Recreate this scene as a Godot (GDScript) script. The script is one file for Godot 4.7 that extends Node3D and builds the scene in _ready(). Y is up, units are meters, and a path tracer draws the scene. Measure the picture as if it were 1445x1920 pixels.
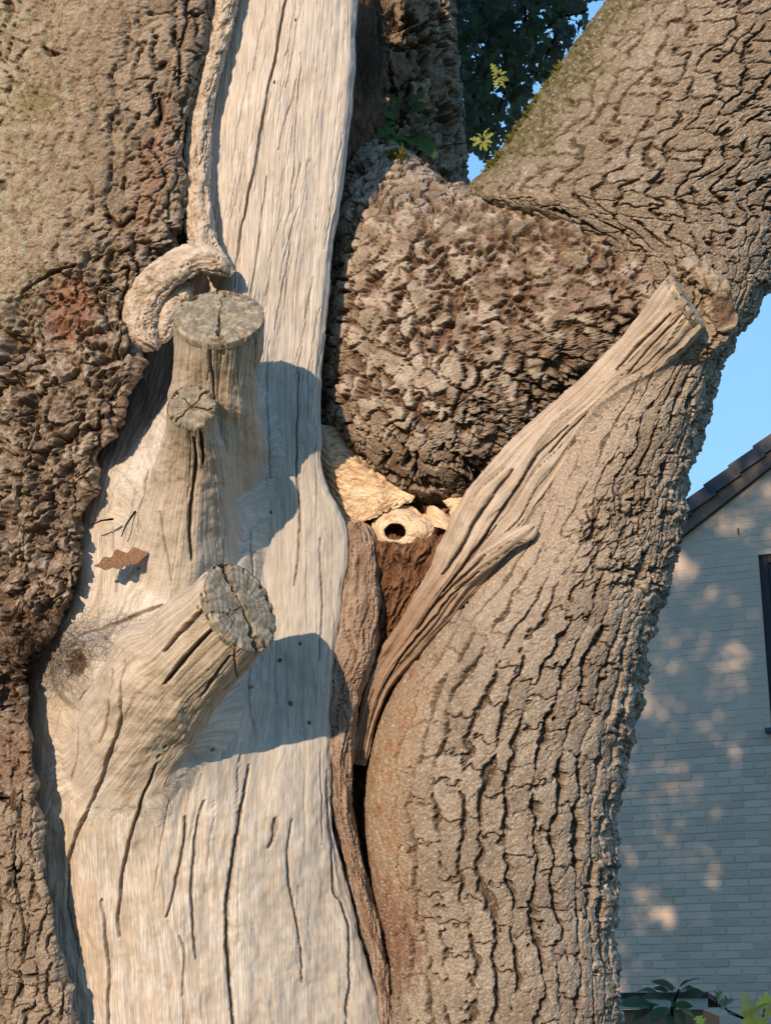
extends Node3D

# Camera-facing working frame for the old oak: millimetres across the photographed face of the trunk,
# whose middle lies 3.045 m from the lens; z runs out of the trunk towards the viewer.
const DIST := 3.045
const PITCH := 18.5
var frame := Transform3D()
var oak: Node3D
var M := {}
var tint := Color.WHITE
var facing := Vector3.BACK
var ns := FastNoiseLite.new()      # smooth noise
var nf := FastNoiseLite.new()      # fractal noise
var cd := FastNoiseLite.new()      # distance to the border between cells
var cv := FastNoiseLite.new()      # one value per cell
var rng := RandomNumberGenerator.new()
var cracks := PackedFloat32Array() # depth in mm of the drying cracks of the bare wood
const STUB_TOP := [[404, 745, 138, 78, 78], [410, 640, 222, 77, 77], [411, 594, 262, 77, 77]]
const STUB_SMALL := [[361, 858, 184, 58, 50], [361, 800, 248, 44, 42], [360, 764, 290, 41, 40]]
const STUB_LOWER := [[312, 1270, 165, 108, 100], [365, 1218, 220, 92, 90], [425, 1162, 282, 83, 82], [452, 1138, 308, 81, 80]]
const RIDGE := [[672, 1430, -110, 14, 14], [698, 1310, -88, 20, 18], [735, 1240, -62, 28, 21], [790, 1170, -26, 36, 24], [845, 1090, 2, 46, 25], [890, 1020, 14, 60, 26], [938, 950, 20, 66, 27], [985, 890, 20, 60, 26], [1040, 820, 18, 50, 26], [1110, 750, 22, 44, 28], [1178, 690, 42, 46, 36], [1240, 625, 74, 52, 48], [1288, 566, 106, 54, 52]]
const CW := 1400
const CH := 2100

func _ready():
	rng.seed = 71
	setup_noise()
	# --- camera, sky, sun, exposure
	frame = Transform3D(Basis(Vector3.RIGHT, deg_to_rad(PITCH)), Vector3(0, 1.6, 0))
	var cam := Camera3D.new()
	cam.name = "camera"
	cam.fov = 35.0
	cam.near = 0.05
	cam.far = 900.0
	cam.transform = frame
	add_child(cam)
	frame = frame * Transform3D(Basis(), Vector3(0, 0, -DIST))
	var env := Environment.new()
	env.background_mode = Environment.BG_SKY
	env.tonemap_mode = Environment.TONE_MAPPER_LINEAR
	env.tonemap_exposure = 1.0
	env.sdfgi_enabled = true
	env.ssao_enabled = true
	env.ssil_enabled = true
	var sm := ProceduralSkyMaterial.new()
	sm.sky_top_color = Color(0.42, 0.66, 0.92)
	sm.sky_horizon_color = Color(0.72, 0.925, 1.0)
	sm.sky_curve = 0.3
	sm.ground_bottom_color = Color(0.3, 0.29, 0.24)
	sm.ground_horizon_color = Color(0.5, 0.5, 0.46)
	sm.sky_energy_multiplier = 1.08
	sm.sun_angle_max = 12.0
	var sky := Sky.new()
	sky.sky_material = sm
	env.sky = sky
	var we := WorldEnvironment.new()
	we.name = "world_environment"
	we.environment = env
	add_child(we)
	var sun := DirectionalLight3D.new()
	sun.name = "sun"
	sun.light_energy = 1.6
	sun.light_color = Color(1.0, 0.875, 0.725)
	sun.light_angular_distance = 0.5
	sun.shadow_enabled = true
	var sd := (frame.basis * Vector3(0.42, -0.5, -1.0)).normalized()
	sun.transform = Transform3D(Basis.looking_at(sd), Vector3(-4, 6, 6))
	add_child(sun)
	materials()
	var t0 := Time.get_ticks_msec()
	build_setting()
	build_house()
	build_oak()
	build_foliage()
	build_nest()
	build_small_things()
	print("built in ", Time.get_ticks_msec() - t0, " ms")

# ------------------------------------------------------------------ helpers
func setup_noise():
	for n in [ns, nf, cd, cv]:
		n.frequency = 1.0
		n.fractal_type = FastNoiseLite.FRACTAL_NONE
		n.seed = 5
	ns.noise_type = FastNoiseLite.TYPE_SIMPLEX
	nf.noise_type = FastNoiseLite.TYPE_SIMPLEX
	nf.fractal_type = FastNoiseLite.FRACTAL_FBM
	nf.fractal_octaves = 4
	cd.noise_type = FastNoiseLite.TYPE_CELLULAR
	cd.cellular_distance_function = FastNoiseLite.DISTANCE_EUCLIDEAN
	cd.cellular_return_type = FastNoiseLite.RETURN_DISTANCE2_SUB
	cv.noise_type = FastNoiseLite.TYPE_CELLULAR
	cv.cellular_distance_function = FastNoiseLite.DISTANCE_EUCLIDEAN
	cv.cellular_return_type = FastNoiseLite.RETURN_CELL_VALUE

func P(x: float, y: float, z: float) -> Vector3:
	var k := 1.0 - z / 3045.0
	return Vector3((x - 722.5) * k, (960.0 - y) * k, z) / 1000.0

func mat(col: Color, rough := 0.9, vc := false) -> StandardMaterial3D:
	var m := StandardMaterial3D.new()
	m.albedo_color = col.linear_to_srgb()
	m.roughness = rough
	m.metallic_specular = 0.25
	m.vertex_color_use_as_albedo = vc
	return m

# seamless fine noise, from a grey to white
func speckle(freq: float, octaves: int, seed_n: int, low: float) -> NoiseTexture2D:
	var n := FastNoiseLite.new()
	n.seed = seed_n
	n.noise_type = FastNoiseLite.TYPE_SIMPLEX
	n.frequency = freq
	n.fractal_octaves = octaves
	n.fractal_gain = 0.62
	var t := NoiseTexture2D.new()
	t.width = 1024
	t.height = 1024
	t.seamless = true
	t.noise = n
	if low > 0.0:
		var g := Gradient.new()
		g.set_color(0, Color(low, low, low))
		g.set_color(1, Color.WHITE)
		g.set_offset(0, 0.22)
		g.set_offset(1, 0.72)
		t.color_ramp = g
	return t

func materials():
	var fine := speckle(0.055, 5, 3, 0.78)
	var fibre := speckle(0.05, 5, 9, 0.8)
	var rough := speckle(0.03, 5, 4, 0.0)
	M.skin = mat(Color.WHITE, 0.92, true)
	for q in ["skin", "wood", "paper"]:
		var m := mat(Color.WHITE, 0.9 if q != "wood" else 0.75, true)
		m.albedo_texture = fibre if q == "wood" else fine
		m.uv1_triplanar = true
		m.uv1_scale = Vector3(3.6, 3.6, 3.6) if q == "skin" else Vector3(8.0, 0.13, 8.0) if q == "wood" else Vector3(5, 5, 5)
		m.heightmap_enabled = q != "paper"
		m.heightmap_texture = rough
		m.heightmap_scale = 0.22 if q == "skin" else 0.09
		M[q] = m
	M.branch = M.wood.duplicate()
	M.branch.albedo_texture = speckle(0.055, 5, 13, 0.83)
	M.branch.uv1_scale = Vector3(5, 5, 5)
	M.skin.metallic_specular = 0.2
	M.wood.metallic_specular = 0.3
	M.paper.backlight_enabled = true
	M.paper.backlight = Color(0.25, 0.2, 0.13)
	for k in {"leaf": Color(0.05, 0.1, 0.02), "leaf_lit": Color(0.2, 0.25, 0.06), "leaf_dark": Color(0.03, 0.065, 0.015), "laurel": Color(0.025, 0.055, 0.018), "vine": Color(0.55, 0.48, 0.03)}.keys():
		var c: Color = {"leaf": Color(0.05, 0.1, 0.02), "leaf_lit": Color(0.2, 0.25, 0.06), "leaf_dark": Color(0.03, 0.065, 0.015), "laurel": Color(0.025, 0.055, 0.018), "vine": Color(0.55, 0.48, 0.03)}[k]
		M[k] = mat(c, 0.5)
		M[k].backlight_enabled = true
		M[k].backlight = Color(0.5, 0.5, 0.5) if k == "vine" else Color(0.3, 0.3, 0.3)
	M.thread = mat(Color(0.6, 0.58, 0.54), 0.6)
	M.dust_thread = mat(Color(0.36, 0.25, 0.17), 0.9)
	M.dark = mat(Color(0.05, 0.035, 0.025), 1.0)

func add_to(parent: Node, n: Node3D, called: String) -> Node3D:
	n.name = called
	parent.add_child(n, true)
	return n

func obj(called: String, mesh: Mesh, m: Material, parent: Node = self, at := Transform3D()) -> MeshInstance3D:
	var o := MeshInstance3D.new()
	o.mesh = mesh
	o.material_override = m
	o.transform = at
	add_to(parent, o, called)
	return o

func tag(o: Node, label: String, category: String, group := "") -> Node:
	o.set_meta("label", label)
	o.set_meta("category", category)
	if group:
		o.set_meta("group", group)
	return o

func thing(called: String, label: String, category: String, at := Transform3D(), group := "") -> Node3D:
	var o := Node3D.new()
	o.transform = at
	add_to(self, o, called)
	tag(o, label, category, group)
	return o

# a control grid of rows (each with as many points) drawn out to a fine grid
func loft(rows: Array, du: float, dv: float, closed := false, wu: Array = [], wv: Array = []) -> Dictionary:
	var R := rows.size()
	var C: int = rows[0].size()
	var segs := C if closed else C - 1
	var nseg := []
	for j in segs:
		var l := 0.0
		for r in rows:
			l += r[j].distance_to(r[(j + 1) % C])
		l = l / R * (wu[j] if j < wu.size() else 1.0)
		nseg.append(maxi(1, ceili(l / du)))
	var us := []
	var ulen := PackedFloat32Array()
	var acc := 0.0
	for j in segs:
		var l := 0.0
		for r in rows:
			l += r[j].distance_to(r[(j + 1) % C])
		l /= R
		for k in nseg[j]:
			us.append([j, float(k) / nseg[j]])
			ulen.append(acc + l * k / nseg[j])
		acc += l
	if not closed:
		us.append([segs - 1, 1.0])
		ulen.append(acc)
	var nu := us.size()
	var pos := PackedVector3Array()
	var vlen := PackedFloat32Array()
	var vy := PackedFloat32Array()
	var cols := PackedFloat32Array()
	for q in us:
		cols.append(q[0] + q[1])
	var vacc := 0.0
	var line := PackedVector3Array()
	line.resize(C)
	var nv := 0
	for i in R - 1:
		var l := 0.0
		for j in C:
			l += rows[i][j].distance_to(rows[i + 1][j])
		l /= C
		var n := maxi(1, ceili(l * (wv[i] if i < wv.size() else 1.0) / dv))
		for k in n + (1 if i == R - 2 else 0):
			var t := float(k) / n
			for j in C:
				line[j] = rows[i][j].cubic_interpolate(rows[i + 1][j], rows[maxi(i - 1, 0)][j], rows[mini(i + 2, R - 1)][j], t)
			for q in us:
				var j: int = q[0]
				var a := (j - 1 + C) % C if closed else maxi(j - 1, 0)
				var d := (j + 2) % C if closed else mini(j + 2, C - 1)
				pos.append(line[j].cubic_interpolate(line[(j + 1) % C], line[a], line[d], q[1]))
			vlen.append(vacc + l * t)
			vy.append(i + t)
			nv += 1
		vacc += l
	var g := {"pos": pos, "nu": nu, "nv": nv, "u": ulen, "v": vlen, "closed": closed, "col": cols, "row": vy, "ul": acc, "vl": vacc, "sign": 1.0}
	var nrm := normals(g)
	var s := 0.0
	if closed:
		var mid := nv / 2
		var c := Vector3()
		for i in nu:
			c += pos[mid * nu + i]
		c /= nu
		for i in nu:
			s += nrm[mid * nu + i].dot((pos[mid * nu + i] - c).normalized())
	else:
		for i in range(0, nrm.size(), 7):
			s += nrm[i].z
	if s < 0:
		g.sign = -1.0
		for i in nrm.size():
			nrm[i] = -nrm[i]
	g.nrm = nrm
	return g

func normals(g: Dictionary) -> PackedVector3Array:
	var pos: PackedVector3Array = g.pos
	var nu: int = g.nu
	var nv: int = g.nv
	var closed: bool = g.closed
	var sg: float = g.sign
	var out := PackedVector3Array()
	out.resize(pos.size())
	for j in nv:
		var j0 := maxi(j - 1, 0) * nu
		var j1 := mini(j + 1, nv - 1) * nu
		var r := j * nu
		for i in nu:
			var i0 := i - 1
			var i1 := i + 1
			if closed:
				if i0 < 0: i0 = nu - 1
				if i1 >= nu: i1 = 0
			else:
				if i0 < 0: i0 = 0
				if i1 >= nu: i1 = nu - 1
			var n := (pos[r + i1] - pos[r + i0]).cross(pos[j1 + i] - pos[j0 + i])
			var l := n.length()
			out[r + i] = n * (sg / l) if l > 1e-14 else Vector3(0, 0, 1)
	return out

# carve the fine grid with fn(u mm, v mm, point, col, row) -> height in mm (colour left in tint) and make its mesh
func carve(g: Dictionary, fn: Callable) -> ArrayMesh:
	var pos: PackedVector3Array = g.pos
	var nrm: PackedVector3Array = g.nrm
	var nu: int = g.nu
	var nv: int = g.nv
	var us: PackedFloat32Array = g.u
	var vs: PackedFloat32Array = g.v
	var cols: PackedFloat32Array = g.col
	var rows: PackedFloat32Array = g.row
	var cl := PackedColorArray()
	cl.resize(pos.size())
	for j in nv:
		for i in nu:
			var k := j * nu + i
			var p := pos[k]
			facing = nrm[k]
			var h: float = fn.call(us[i] * 1000.0, vs[j] * 1000.0, p, cols[i], rows[j])
			pos[k] = p + nrm[k] * (h * 0.001)
			cl[k] = Color(tint.r * 1.24, tint.g * 1.185, tint.b * 1.2)
	g.pos = pos
	return grid_mesh(g, cl)

func grid_mesh(g: Dictionary, cl: PackedColorArray) -> ArrayMesh:
	var nu: int = g.nu
	var nv: int = g.nv
	var idx := PackedInt32Array()
	var m := nu if g.closed else nu - 1
	idx.resize(m * (nv - 1) * 6)
	var w := 0
	var pos_way: bool = g.sign > 0
	for j in nv - 1:
		for i in m:
			var a := j * nu + i
			var b := j * nu + (i + 1) % nu
			var c := a + nu
			var d := b + nu
			if pos_way:
				idx[w] = a; idx[w + 1] = c; idx[w + 2] = b; idx[w + 3] = b; idx[w + 4] = c; idx[w + 5] = d
			else:
				idx[w] = a; idx[w + 1] = b; idx[w + 2] = c; idx[w + 3] = b; idx[w + 4] = d; idx[w + 5] = c
			w += 6
	var arr := []
	arr.resize(Mesh.ARRAY_MAX)
	arr[Mesh.ARRAY_VERTEX] = g.pos
	arr[Mesh.ARRAY_NORMAL] = normals(g)
	arr[Mesh.ARRAY_COLOR] = cl
	arr[Mesh.ARRAY_INDEX] = idx
	var me := ArrayMesh.new()
	me.add_surface_from_arrays(Mesh.PRIMITIVE_TRIANGLES, arr)
	return me

# horizontal oval section from its left and right outline, middle depth and depth radius (e: squareness)
func oval(y: float, xl: float, xr: float, zc: float, rz: float, e := 2.0) -> PackedVector3Array:
	var out := PackedVector3Array()
	var xc := (xl + xr) / 2
	var rx := (xr - xl) / 2
	for k in 18:
		var t: float
		if k < 15:
			t = deg_to_rad(195.0 - 15.0 * k)
		else:
			t = deg_to_rad(-15.0 - 37.5 * (k - 14))
		var c := cos(t)
		var s := sin(t)
		out.append(P(xc + rx * signf(c) * absf(c) ** (2.0 / e), y, zc + rz * signf(s) * absf(s) ** (2.0 / e)))
	return out
const OVAL_W := [1.0, 1.0, 1.0, 1.0, 1.0, 1.0, 1.0, 1.0, 1.0, 1.0, 1.0, 1.0, 1.0, 1.0, 0.12, 0.08, 0.08, 0.12]

# rings round a spine: each entry [x, y, z, radius across, radius in depth]; the last may be cut square to a direction
func rings(spine: Array, n := 16, cut := Vector3.ZERO) -> Array:
	var pts := []
	for s in spine:
		pts.append(P(s[0], s[1], s[2]))
	var out := []
	for i in pts.size():
		var t: Vector3 = (pts[mini(i + 1, pts.size() - 1)] - pts[maxi(i - 1, 0)]).normalized()
		var side := t.cross(Vector3(0, 0, 1))
		if side.length() < 0.05:
			side = Vector3(1, 0, 0)
		side = side.normalized()
		var up := side.cross(t).normalized()
		var ring := PackedVector3Array()
		for k in n:
			var a := TAU * k / n
			var q: Vector3 = pts[i] + side * (cos(a) * spine[i][3] * 0.001) + up * (sin(a) * spine[i][4] * 0.001)
			if cut != Vector3.ZERO and i == pts.size() - 1:
				q += t * ((pts[i] - q).dot(cut) / t.dot(cut))
			ring.append(q)
		out.append(ring)
	return out

func sm(a: float, b: float, x: float) -> float:
	return smoothstep(a, b, x)

# ------------------------------------------------------------------ surfaces (heights in mm; the colour is the stuff's own)
func flakes(x: float, y: float, n: float) -> float:
	var t := (nf.get_noise_2d(x, y) * 0.5 + 0.5) * n
	var f := floorf(t)
	return f + smoothstep(0.62, 0.95, t - f)

func bark(a: float, b: float, sx: float, sy: float, depth: float, width: float, rough: float, off: float) -> Vector3:
	# returns height, how deep in a fissure (0..1), value of the plate
	var wa := nf.get_noise_2d(a / 75.0 + off, b / 95.0) * sx * 0.7 + ns.get_noise_2d(a / 12.0, b / 12.0 + off) * sx * 0.07
	var wb := nf.get_noise_2d(a / 80.0, b / 80.0 + 40.0 + off) * sy * 0.5 + ns.get_noise_2d(a / 11.0 + 90.0, b / 13.0) * sx * 0.07
	var A := (a + wa) / sx + off
	var B := (b + wb) / sy
	var d := cd.get_noise_2d(A, B) + 1.0
	var val := cv.get_noise_2d(A, B)
	var low := nf.get_noise_2d(a / 120.0 + 9.0, b / 160.0 + off)
	var w := width * clampf(1.0 + 1.5 * low, 0.25, 2.0)
	var fis := 1.0 - smoothstep(w * 0.45, w, d)
	var A2 := (a + wa * 0.6) / (sx * 0.42) + 7.0
	var B2 := (b + wb * 0.5) / (sy * 0.34)
	var d2 := cd.get_noise_2d(A2, B2) + 1.0
	var v2 := cv.get_noise_2d(A2, B2)
	var amp2 := smoothstep(-0.15, 0.45, nf.get_noise_2d(a / 50.0, b / 60.0 + 77.0))
	var fis2 := (1.0 - smoothstep(0.05, 0.13, d2)) * amp2
	var deep := depth * clampf(0.9 + 0.9 * low, 0.35, 1.5)
	var h := val * deep * 0.3 + smoothstep(0.0, 0.25, d) * deep * 0.09 - deep * fis
	h += (v2 * 0.16 - fis2 * 0.34) * deep * amp2
	h += nf.get_noise_2d(a / 16.0, b / 22.0) * rough + flakes(a / 30.0, b / 42.0, 5.0) * rough * 0.6
	return Vector3(h, maxf(fis, fis2 * 0.5), val * 0.6 + v2 * 0.4)

func mixc(a: Color, b: Color, t: float) -> Color:
	return a.lerp(b, clampf(t, 0.0, 1.0))

func stem_skin(u: float, v: float, p: Vector3, col: float, row: float) -> float:
	var x := p.x * 1000.0 + 722.5
	var y := 960.0 - p.y * 1000.0
	var up := smoothstep(720.0, 560.0, y)              # the limb above the collar has smaller plates
	var left := smoothstep(5.4, 3.0, col) * smoothstep(1150.0, 1330.0, y) * smoothstep(1760.0, 1640.0, y)
	var shoulder := smoothstep(8.5, 6.0, col) * smoothstep(640.0, 720.0, y) * smoothstep(1260.0, 1060.0, y)
	var calm := clampf(maxf(left, shoulder), 0.0, 1.0)
	var burl := smoothstep(170.0, 60.0, Vector2(x - 1190.0, (y - 1010.0) * 1.2).length())
	var right := smoothstep(6.0, 11.0, col)
	var b := Vector3()
	if up < 1.0:
		b = plates(u, v, 43.0, 80.0, lerpf(lerpf(14.0, 23.0, right), 4.0, calm), lerpf(5.6, 11.0, right) * (1.0 - 0.6 * calm), 0.58, 3.0)
	if up > 0.0:
		b = b.lerp(plates(u, v, 32.0, 44.0, lerpf(9.0, 16.0, right), lerpf(3.2, 6.4, right), 1.1, 11.0), up)
	var h := b.x
	if burl > 0.0:
		var k := bark(u, v, 30.0, 34.0, 22.0, 0.16, 2.0, 17.0)
		h = lerpf(h, k.x, burl * 0.7)
	if y > 690.0:
		h += rise(p, facing, ["ridge"], 18.0)
	var n1 := nf.get_noise_2d(x / 130.0, y / 170.0)
	var n2 := nf.get_noise_2d(x / 18.0 + 30.0, y / 30.0)
	var c := mixc(Color(0.245, 0.2, 0.148), Color(0.325, 0.278, 0.215), 0.5 + n1 * 0.9 + b.z * 0.4)
	c = mixc(c, Color(0.24, 0.19, 0.13), up * (0.4 + 0.5 * n1))
	c = mixc(c, Color(0.40, 0.355, 0.285), smoothstep(0.15, 0.6, n2 + b.z * 0.3) * 0.6)
	c = mixc(c, Color(0.105, 0.07, 0.047), smoothstep(0.25, 0.9, b.y) * 0.85)
	c = mixc(c, Color(0.38, 0.275, 0.165), left * 0.75)
	c = mixc(c, Color(0.33, 0.17, 0.085), left * smoothstep(0.12, 0.5, nf.get_noise_2d(x / 40.0, y / 60.0 + 8.0)) * 0.8)
	c = mixc(c, Color(0.25, 0.13, 0.075), smoothstep(90.0, 20.0, Vector2(x - 735.0, (y - 1750.0) * 0.6).length() + 40.0 * n2) * 0.8)
	c = mixc(c, Color(0.43, 0.36, 0.28), shoulder * 0.75 * (1.0 - b.y))
	var moss := up * smoothstep(5.4, 2.6, col + 1.6 * n1) * smoothstep(440.0, 280.0, y + 80.0 * n2)
	c = mixc(c, Color(0.13, 0.125, 0.04), moss * (0.75 + n2))
	var lichen := smoothstep(0.42, 0.6, nf.get_noise_2d(x / 11.0, y / 11.0 + 200.0))
	c = mixc(c, Color(0.55, 0.53, 0.45), lichen * 0.55)
	c = dry(c, 0.22)
	var g := 1.0 + 0.26 * nf.get_noise_2d(x / 6.0, y / 8.0)
	tint = Color(c.r * g, c.g * g, c.b * g)
	h += (nf.get_noise_2d(v / 75.0, 4.0 + col * 0.2) * 12.0 + nf.get_noise_2d(v / 17.0, col) * 4.0) * smoothstep(9.5, 12.0, col) * smoothstep(15.0, 13.5, col)
	return h * (1.0 if col < 14.0 else 0.4)

func collar_skin(u: float, v: float, p: Vector3, col: float, row: float) -> float:
	var x := p.x * 1000.0 + 722.5
	var y := 960.0 - p.y * 1000.0
	var bottom := smoothstep(780.0, 870.0, y)
	var a0 := x + p.z * 350.0
	var b0 := y + clampf((620.0 - y) / 150.0, -1.0, 1.0) * (p.z - 0.01) * 350.0
	var rightish := smoothstep(890.0, 925.0, x + 110.0 * nf.get_noise_2d(x / 110.0, y / 90.0) - 0.12 * (y - 600.0))
	var b := bark(a0 + 0.12 * b0, b0, 31.0, 41.0, 15.0, 0.19, 0.7, 23.0)
	if bottom > 0.0:
		b = b.lerp(bark(a0 - 0.2 * b0, b0, 48.0, 47.0, 19.0, 0.17, 0.8, 27.0), bottom)
	var k := bark(b0 * 0.95 - a0 * 0.3, a0 + 0.2 * b0, 25.0, 38.0, 15.0, 0.2, 0.8, 31.0)
	b = b.lerp(k, rightish * (1.0 - bottom) * 0.85)
	var h := b.x + nf.get_noise_2d(a0 / 60.0, b0 / 45.0) * 9.0 * rightish + nf.get_noise_2d(a0 / 5.0, b0 / 6.0) * 0.8
	var n1 := nf.get_noise_2d(x / 70.0, y / 70.0 + 5.0)
	var n2 := nf.get_noise_2d(x / 16.0, y / 16.0 + 55.0)
	var top := mixc(Color(0.25, 0.20, 0.145), Color(0.46, 0.405, 0.325), 0.55 + n1 + b.z * 0.45 - 0.35 * rightish)
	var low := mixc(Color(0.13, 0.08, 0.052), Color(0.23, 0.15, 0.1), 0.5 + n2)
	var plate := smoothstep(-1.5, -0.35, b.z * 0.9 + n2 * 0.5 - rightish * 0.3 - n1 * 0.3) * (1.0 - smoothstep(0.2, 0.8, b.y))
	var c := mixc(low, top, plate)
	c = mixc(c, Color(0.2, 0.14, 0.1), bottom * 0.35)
	c = mixc(c, Color(0.3, 0.17, 0.11), smoothstep(0.2, 0.55, nf.get_noise_2d(x / 55.0 + 20.0, y / 55.0)) * 0.3)
	c = mixc(c, Color(0.24, 0.21, 0.11), smoothstep(0.25, 0.5, nf.get_noise_2d(x / 30.0 + 70.0, y / 30.0)) * smoothstep(560.0, 420.0, y) * 0.6)
	c = dry(c, 0.2)
	var g := 1.0 + 0.2 * nf.get_noise_2d(x / 6.0, y / 7.0)
	tint = Color(c.r * g, c.g * g, c.b * g)
	return h

func trunk_skin(u: float, v: float, p: Vector3, col: float, row: float) -> float:
	var x := p.x * 1000.0 + 722.5
	var y := 960.0 - p.y * 1000.0
	var n1 := nf.get_noise_2d(x / 90.0 + 3.0, y / 120.0)
	var n2 := nf.get_noise_2d(x / 15.0, y / 18.0 + 4.0)
	var swell := smoothstep(150.0, 50.0, absf((x - 205.0) + y * 0.28 + 60.0 * n1) + maxf(0.0, y - 620.0))   # smooth swelling that runs down to the left
	var rug := smoothstep(420.0, 560.0, y + 0.55 * (x - 200.0)) * smoothstep(1420.0, 1250.0, y)
	var plate := Vector3()
	if rug < 1.0:
		plate = plates(x * 0.95 + y * 0.12, y - x * 0.2, 29.0, 46.0, 11.0, 4.2, 1.0, 41.0)
	if rug > 0.0:
		plate = plate.lerp(bark(x * 0.92 + y * 0.36, y * 0.92 - x * 0.36, 33.0, 50.0, 17.0, 0.19, 0.9, 43.0), rug)
	var small := bark(x * 0.8 + y * 0.5, y * 0.8 - 0.5 * x, 24.0, 44.0, 12.0, 0.12, 1.2, 47.0)
	var calm := clampf(swell, 0.0, 1.0) * (1.0 - rug)
	var h := plate.x * lerpf(1.0, 0.42, calm) + small.x * lerpf(0.2, 0.25, rug) * lerpf(1.0, 0.4, calm)
	h += nf.get_noise_2d(x / 80.0, y / 70.0 + 9.0) * 24.0 * rug + swell * (1.0 - rug) * 16.0
	h += nf.get_noise_2d(x / 14.0 + y / 40.0, y / 20.0) * 1.6 * rug
	h += nf.get_noise_2d((x + y * 0.5) / 8.0, (y - x * 0.6) / 26.0) * 1.2 * calm + nf.get_noise_2d(x / 30.0, y / 30.0) * 2.5 * calm
	var c := mixc(Color(0.26, 0.205, 0.145), Color(0.345, 0.285, 0.21), 0.5 + n1 + plate.z * 0.4)
	c = mixc(c, mixc(Color(0.25, 0.195, 0.13), Color(0.35, 0.285, 0.2), 0.5 + n2 + 0.6 * n1), calm * 0.8)
	c = mixc(c, Color(0.12, 0.078, 0.05), smoothstep(0.25, 0.9, plate.y) * (1.0 - 0.6 * calm) * 0.8)
	c = mixc(c, mixc(Color(0.17, 0.12, 0.08), Color(0.42, 0.37, 0.295), smoothstep(-0.3, 0.45, n2 + small.z * 0.3 + plate.z * 0.25) * (1.0 - 0.8 * maxf(plate.y, small.y))), rug * 0.7)
	c = mixc(c, Color(0.27, 0.12, 0.065), smoothstep(75.0, 25.0, Vector2(x - 148.0, (y - 595.0) * 0.8).length() + 25.0 * n2) * 0.85)
	c = mixc(c, Color(0.3, 0.16, 0.09), smoothstep(60.0, 20.0, absf(x - 285.0 + (y - 430.0) * 0.2) + absf(y - 330.0) * 0.25 + 40.0 * n2) * 0.5)
	c = mixc(c, Color(0.22, 0.125, 0.08), smoothstep(90.0, 30.0, Vector2(x - 40.0, (y - 1400.0) * 0.9).length() + 60.0 * n2) * 0.6)
	c = mixc(c, Color(0.24, 0.15, 0.09), smoothstep(150.0, 60.0, Vector2(x - 70.0, (y - 1200.0) * 1.3).length() + 50.0 * n2) * 0.75)
	var lich := smoothstep(0.0, 0.4, nf.get_noise_2d(x / 26.0, y / 34.0 + 300.0) + 0.1 - x / 330.0 + 0.12) * smoothstep(760.0, 480.0, y)
	c = mixc(c, Color(0.36, 0.37, 0.26), lich * 0.7)
	c = mixc(c, Color(0.2, 0.17, 0.06), smoothstep(60.0, 20.0, Vector2(x - 85.0, (y - 210.0) * 1.2).length() + 30.0 * n2) * 0.7)
	c = dry(c, 0.22)
	var g := 1.0 + 0.28 * nf.get_noise_2d(x / 6.0, y / 7.0 + 8.0)
	tint = Color(c.r * g, c.g * g, c.b * g)
	var ck := crack_at(p) * smoothstep(7.7, 7.2, col)
	h -= ck
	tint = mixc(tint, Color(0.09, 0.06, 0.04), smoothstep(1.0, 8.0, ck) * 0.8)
	var rim := smoothstep(7.35, 8.0, col)
	var yy := y + 9.0 * ns.get_noise_2d(x / 12.0, y / 20.0)
	var step := h2(floorf(yy / 57.0), 3.0) * 14.0 + h2(floorf(yy / 21.0 + 0.3), 5.0) * 5.0
	h = lerpf(h, h * 0.35 + nf.get_noise_2d(y / 130.0, 2.0) * 12.0 + step - 9.0, rim)
	return h

# long grain: a runs across it, b along it
func grain(a: float, b: float) -> Vector2:
	var w := a + 7.0 * ns.get_noise_2d(a / 110.0, b / 420.0)
	var g1 := ns.get_noise_2d(w / 4.2, b / 330.0)
	var g2 := ns.get_noise_2d(w / 10.0 + 40.0, b / 620.0)
	var g3 := ns.get_noise_2d(w / 34.0 + 80.0, b / 900.0)
	var split := smoothstep(0.05, 0.0, absf(ns.get_noise_2d(w / 22.0 + 20.0, b / 700.0 + 3.0))) * smoothstep(0.1, 0.5, ns.get_noise_2d(a / 50.0 + 9.0, b / 210.0))
	return Vector2(g1 * 0.5 + g2 * 0.7 + g3 * 1.0 - split * 2.6, g1 * 0.5 + g2 * 0.45 + g3 * 0.3 - split * 0.6)

# rise of a surface where a stub or a ridge grows out of it: chain of [point, radius]
var chains := {}
func rise(p: Vector3, n: Vector3, named: Array, k: float) -> float:
	var h := 0.0
	for called in named:
		for c in chains[called]:
			var a: Vector3 = c[0]
			var ab: Vector3 = c[1]
			var t := clampf((p - a).dot(ab) / c[4], 0.0, 1.0)
			var away := p - (a + ab * t)
			var l := away.length()
			var d := (l - lerpf(c[2], c[3], t)) * 1000.0
			if d < k and d > -30.0:
				var across := away.dot(n) / maxf(l, 0.001)
				var f := 1.0 - across * across
				var q := k if d <= 0.0 else k - sqrt(maxf(0.0, k * k - (k - d) * (k - d)))
				q *= f * f * (smoothstep(-30.0, -6.0, d) if d < 0.0 else 1.0)
				if q > h:
					h = q
	return h

func h2(i: float, j: float) -> float:
	return fposmod(sin(i * 127.1 + j * 311.7) * 43758.5453, 1.0)

func dry(c: Color, t: float) -> Color:
	var l := c.r * 0.35 + c.g * 0.5 + c.b * 0.15
	return Color(lerpf(c.r, l, t), lerpf(c.g, l, t), lerpf(c.b, l, t))

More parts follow.
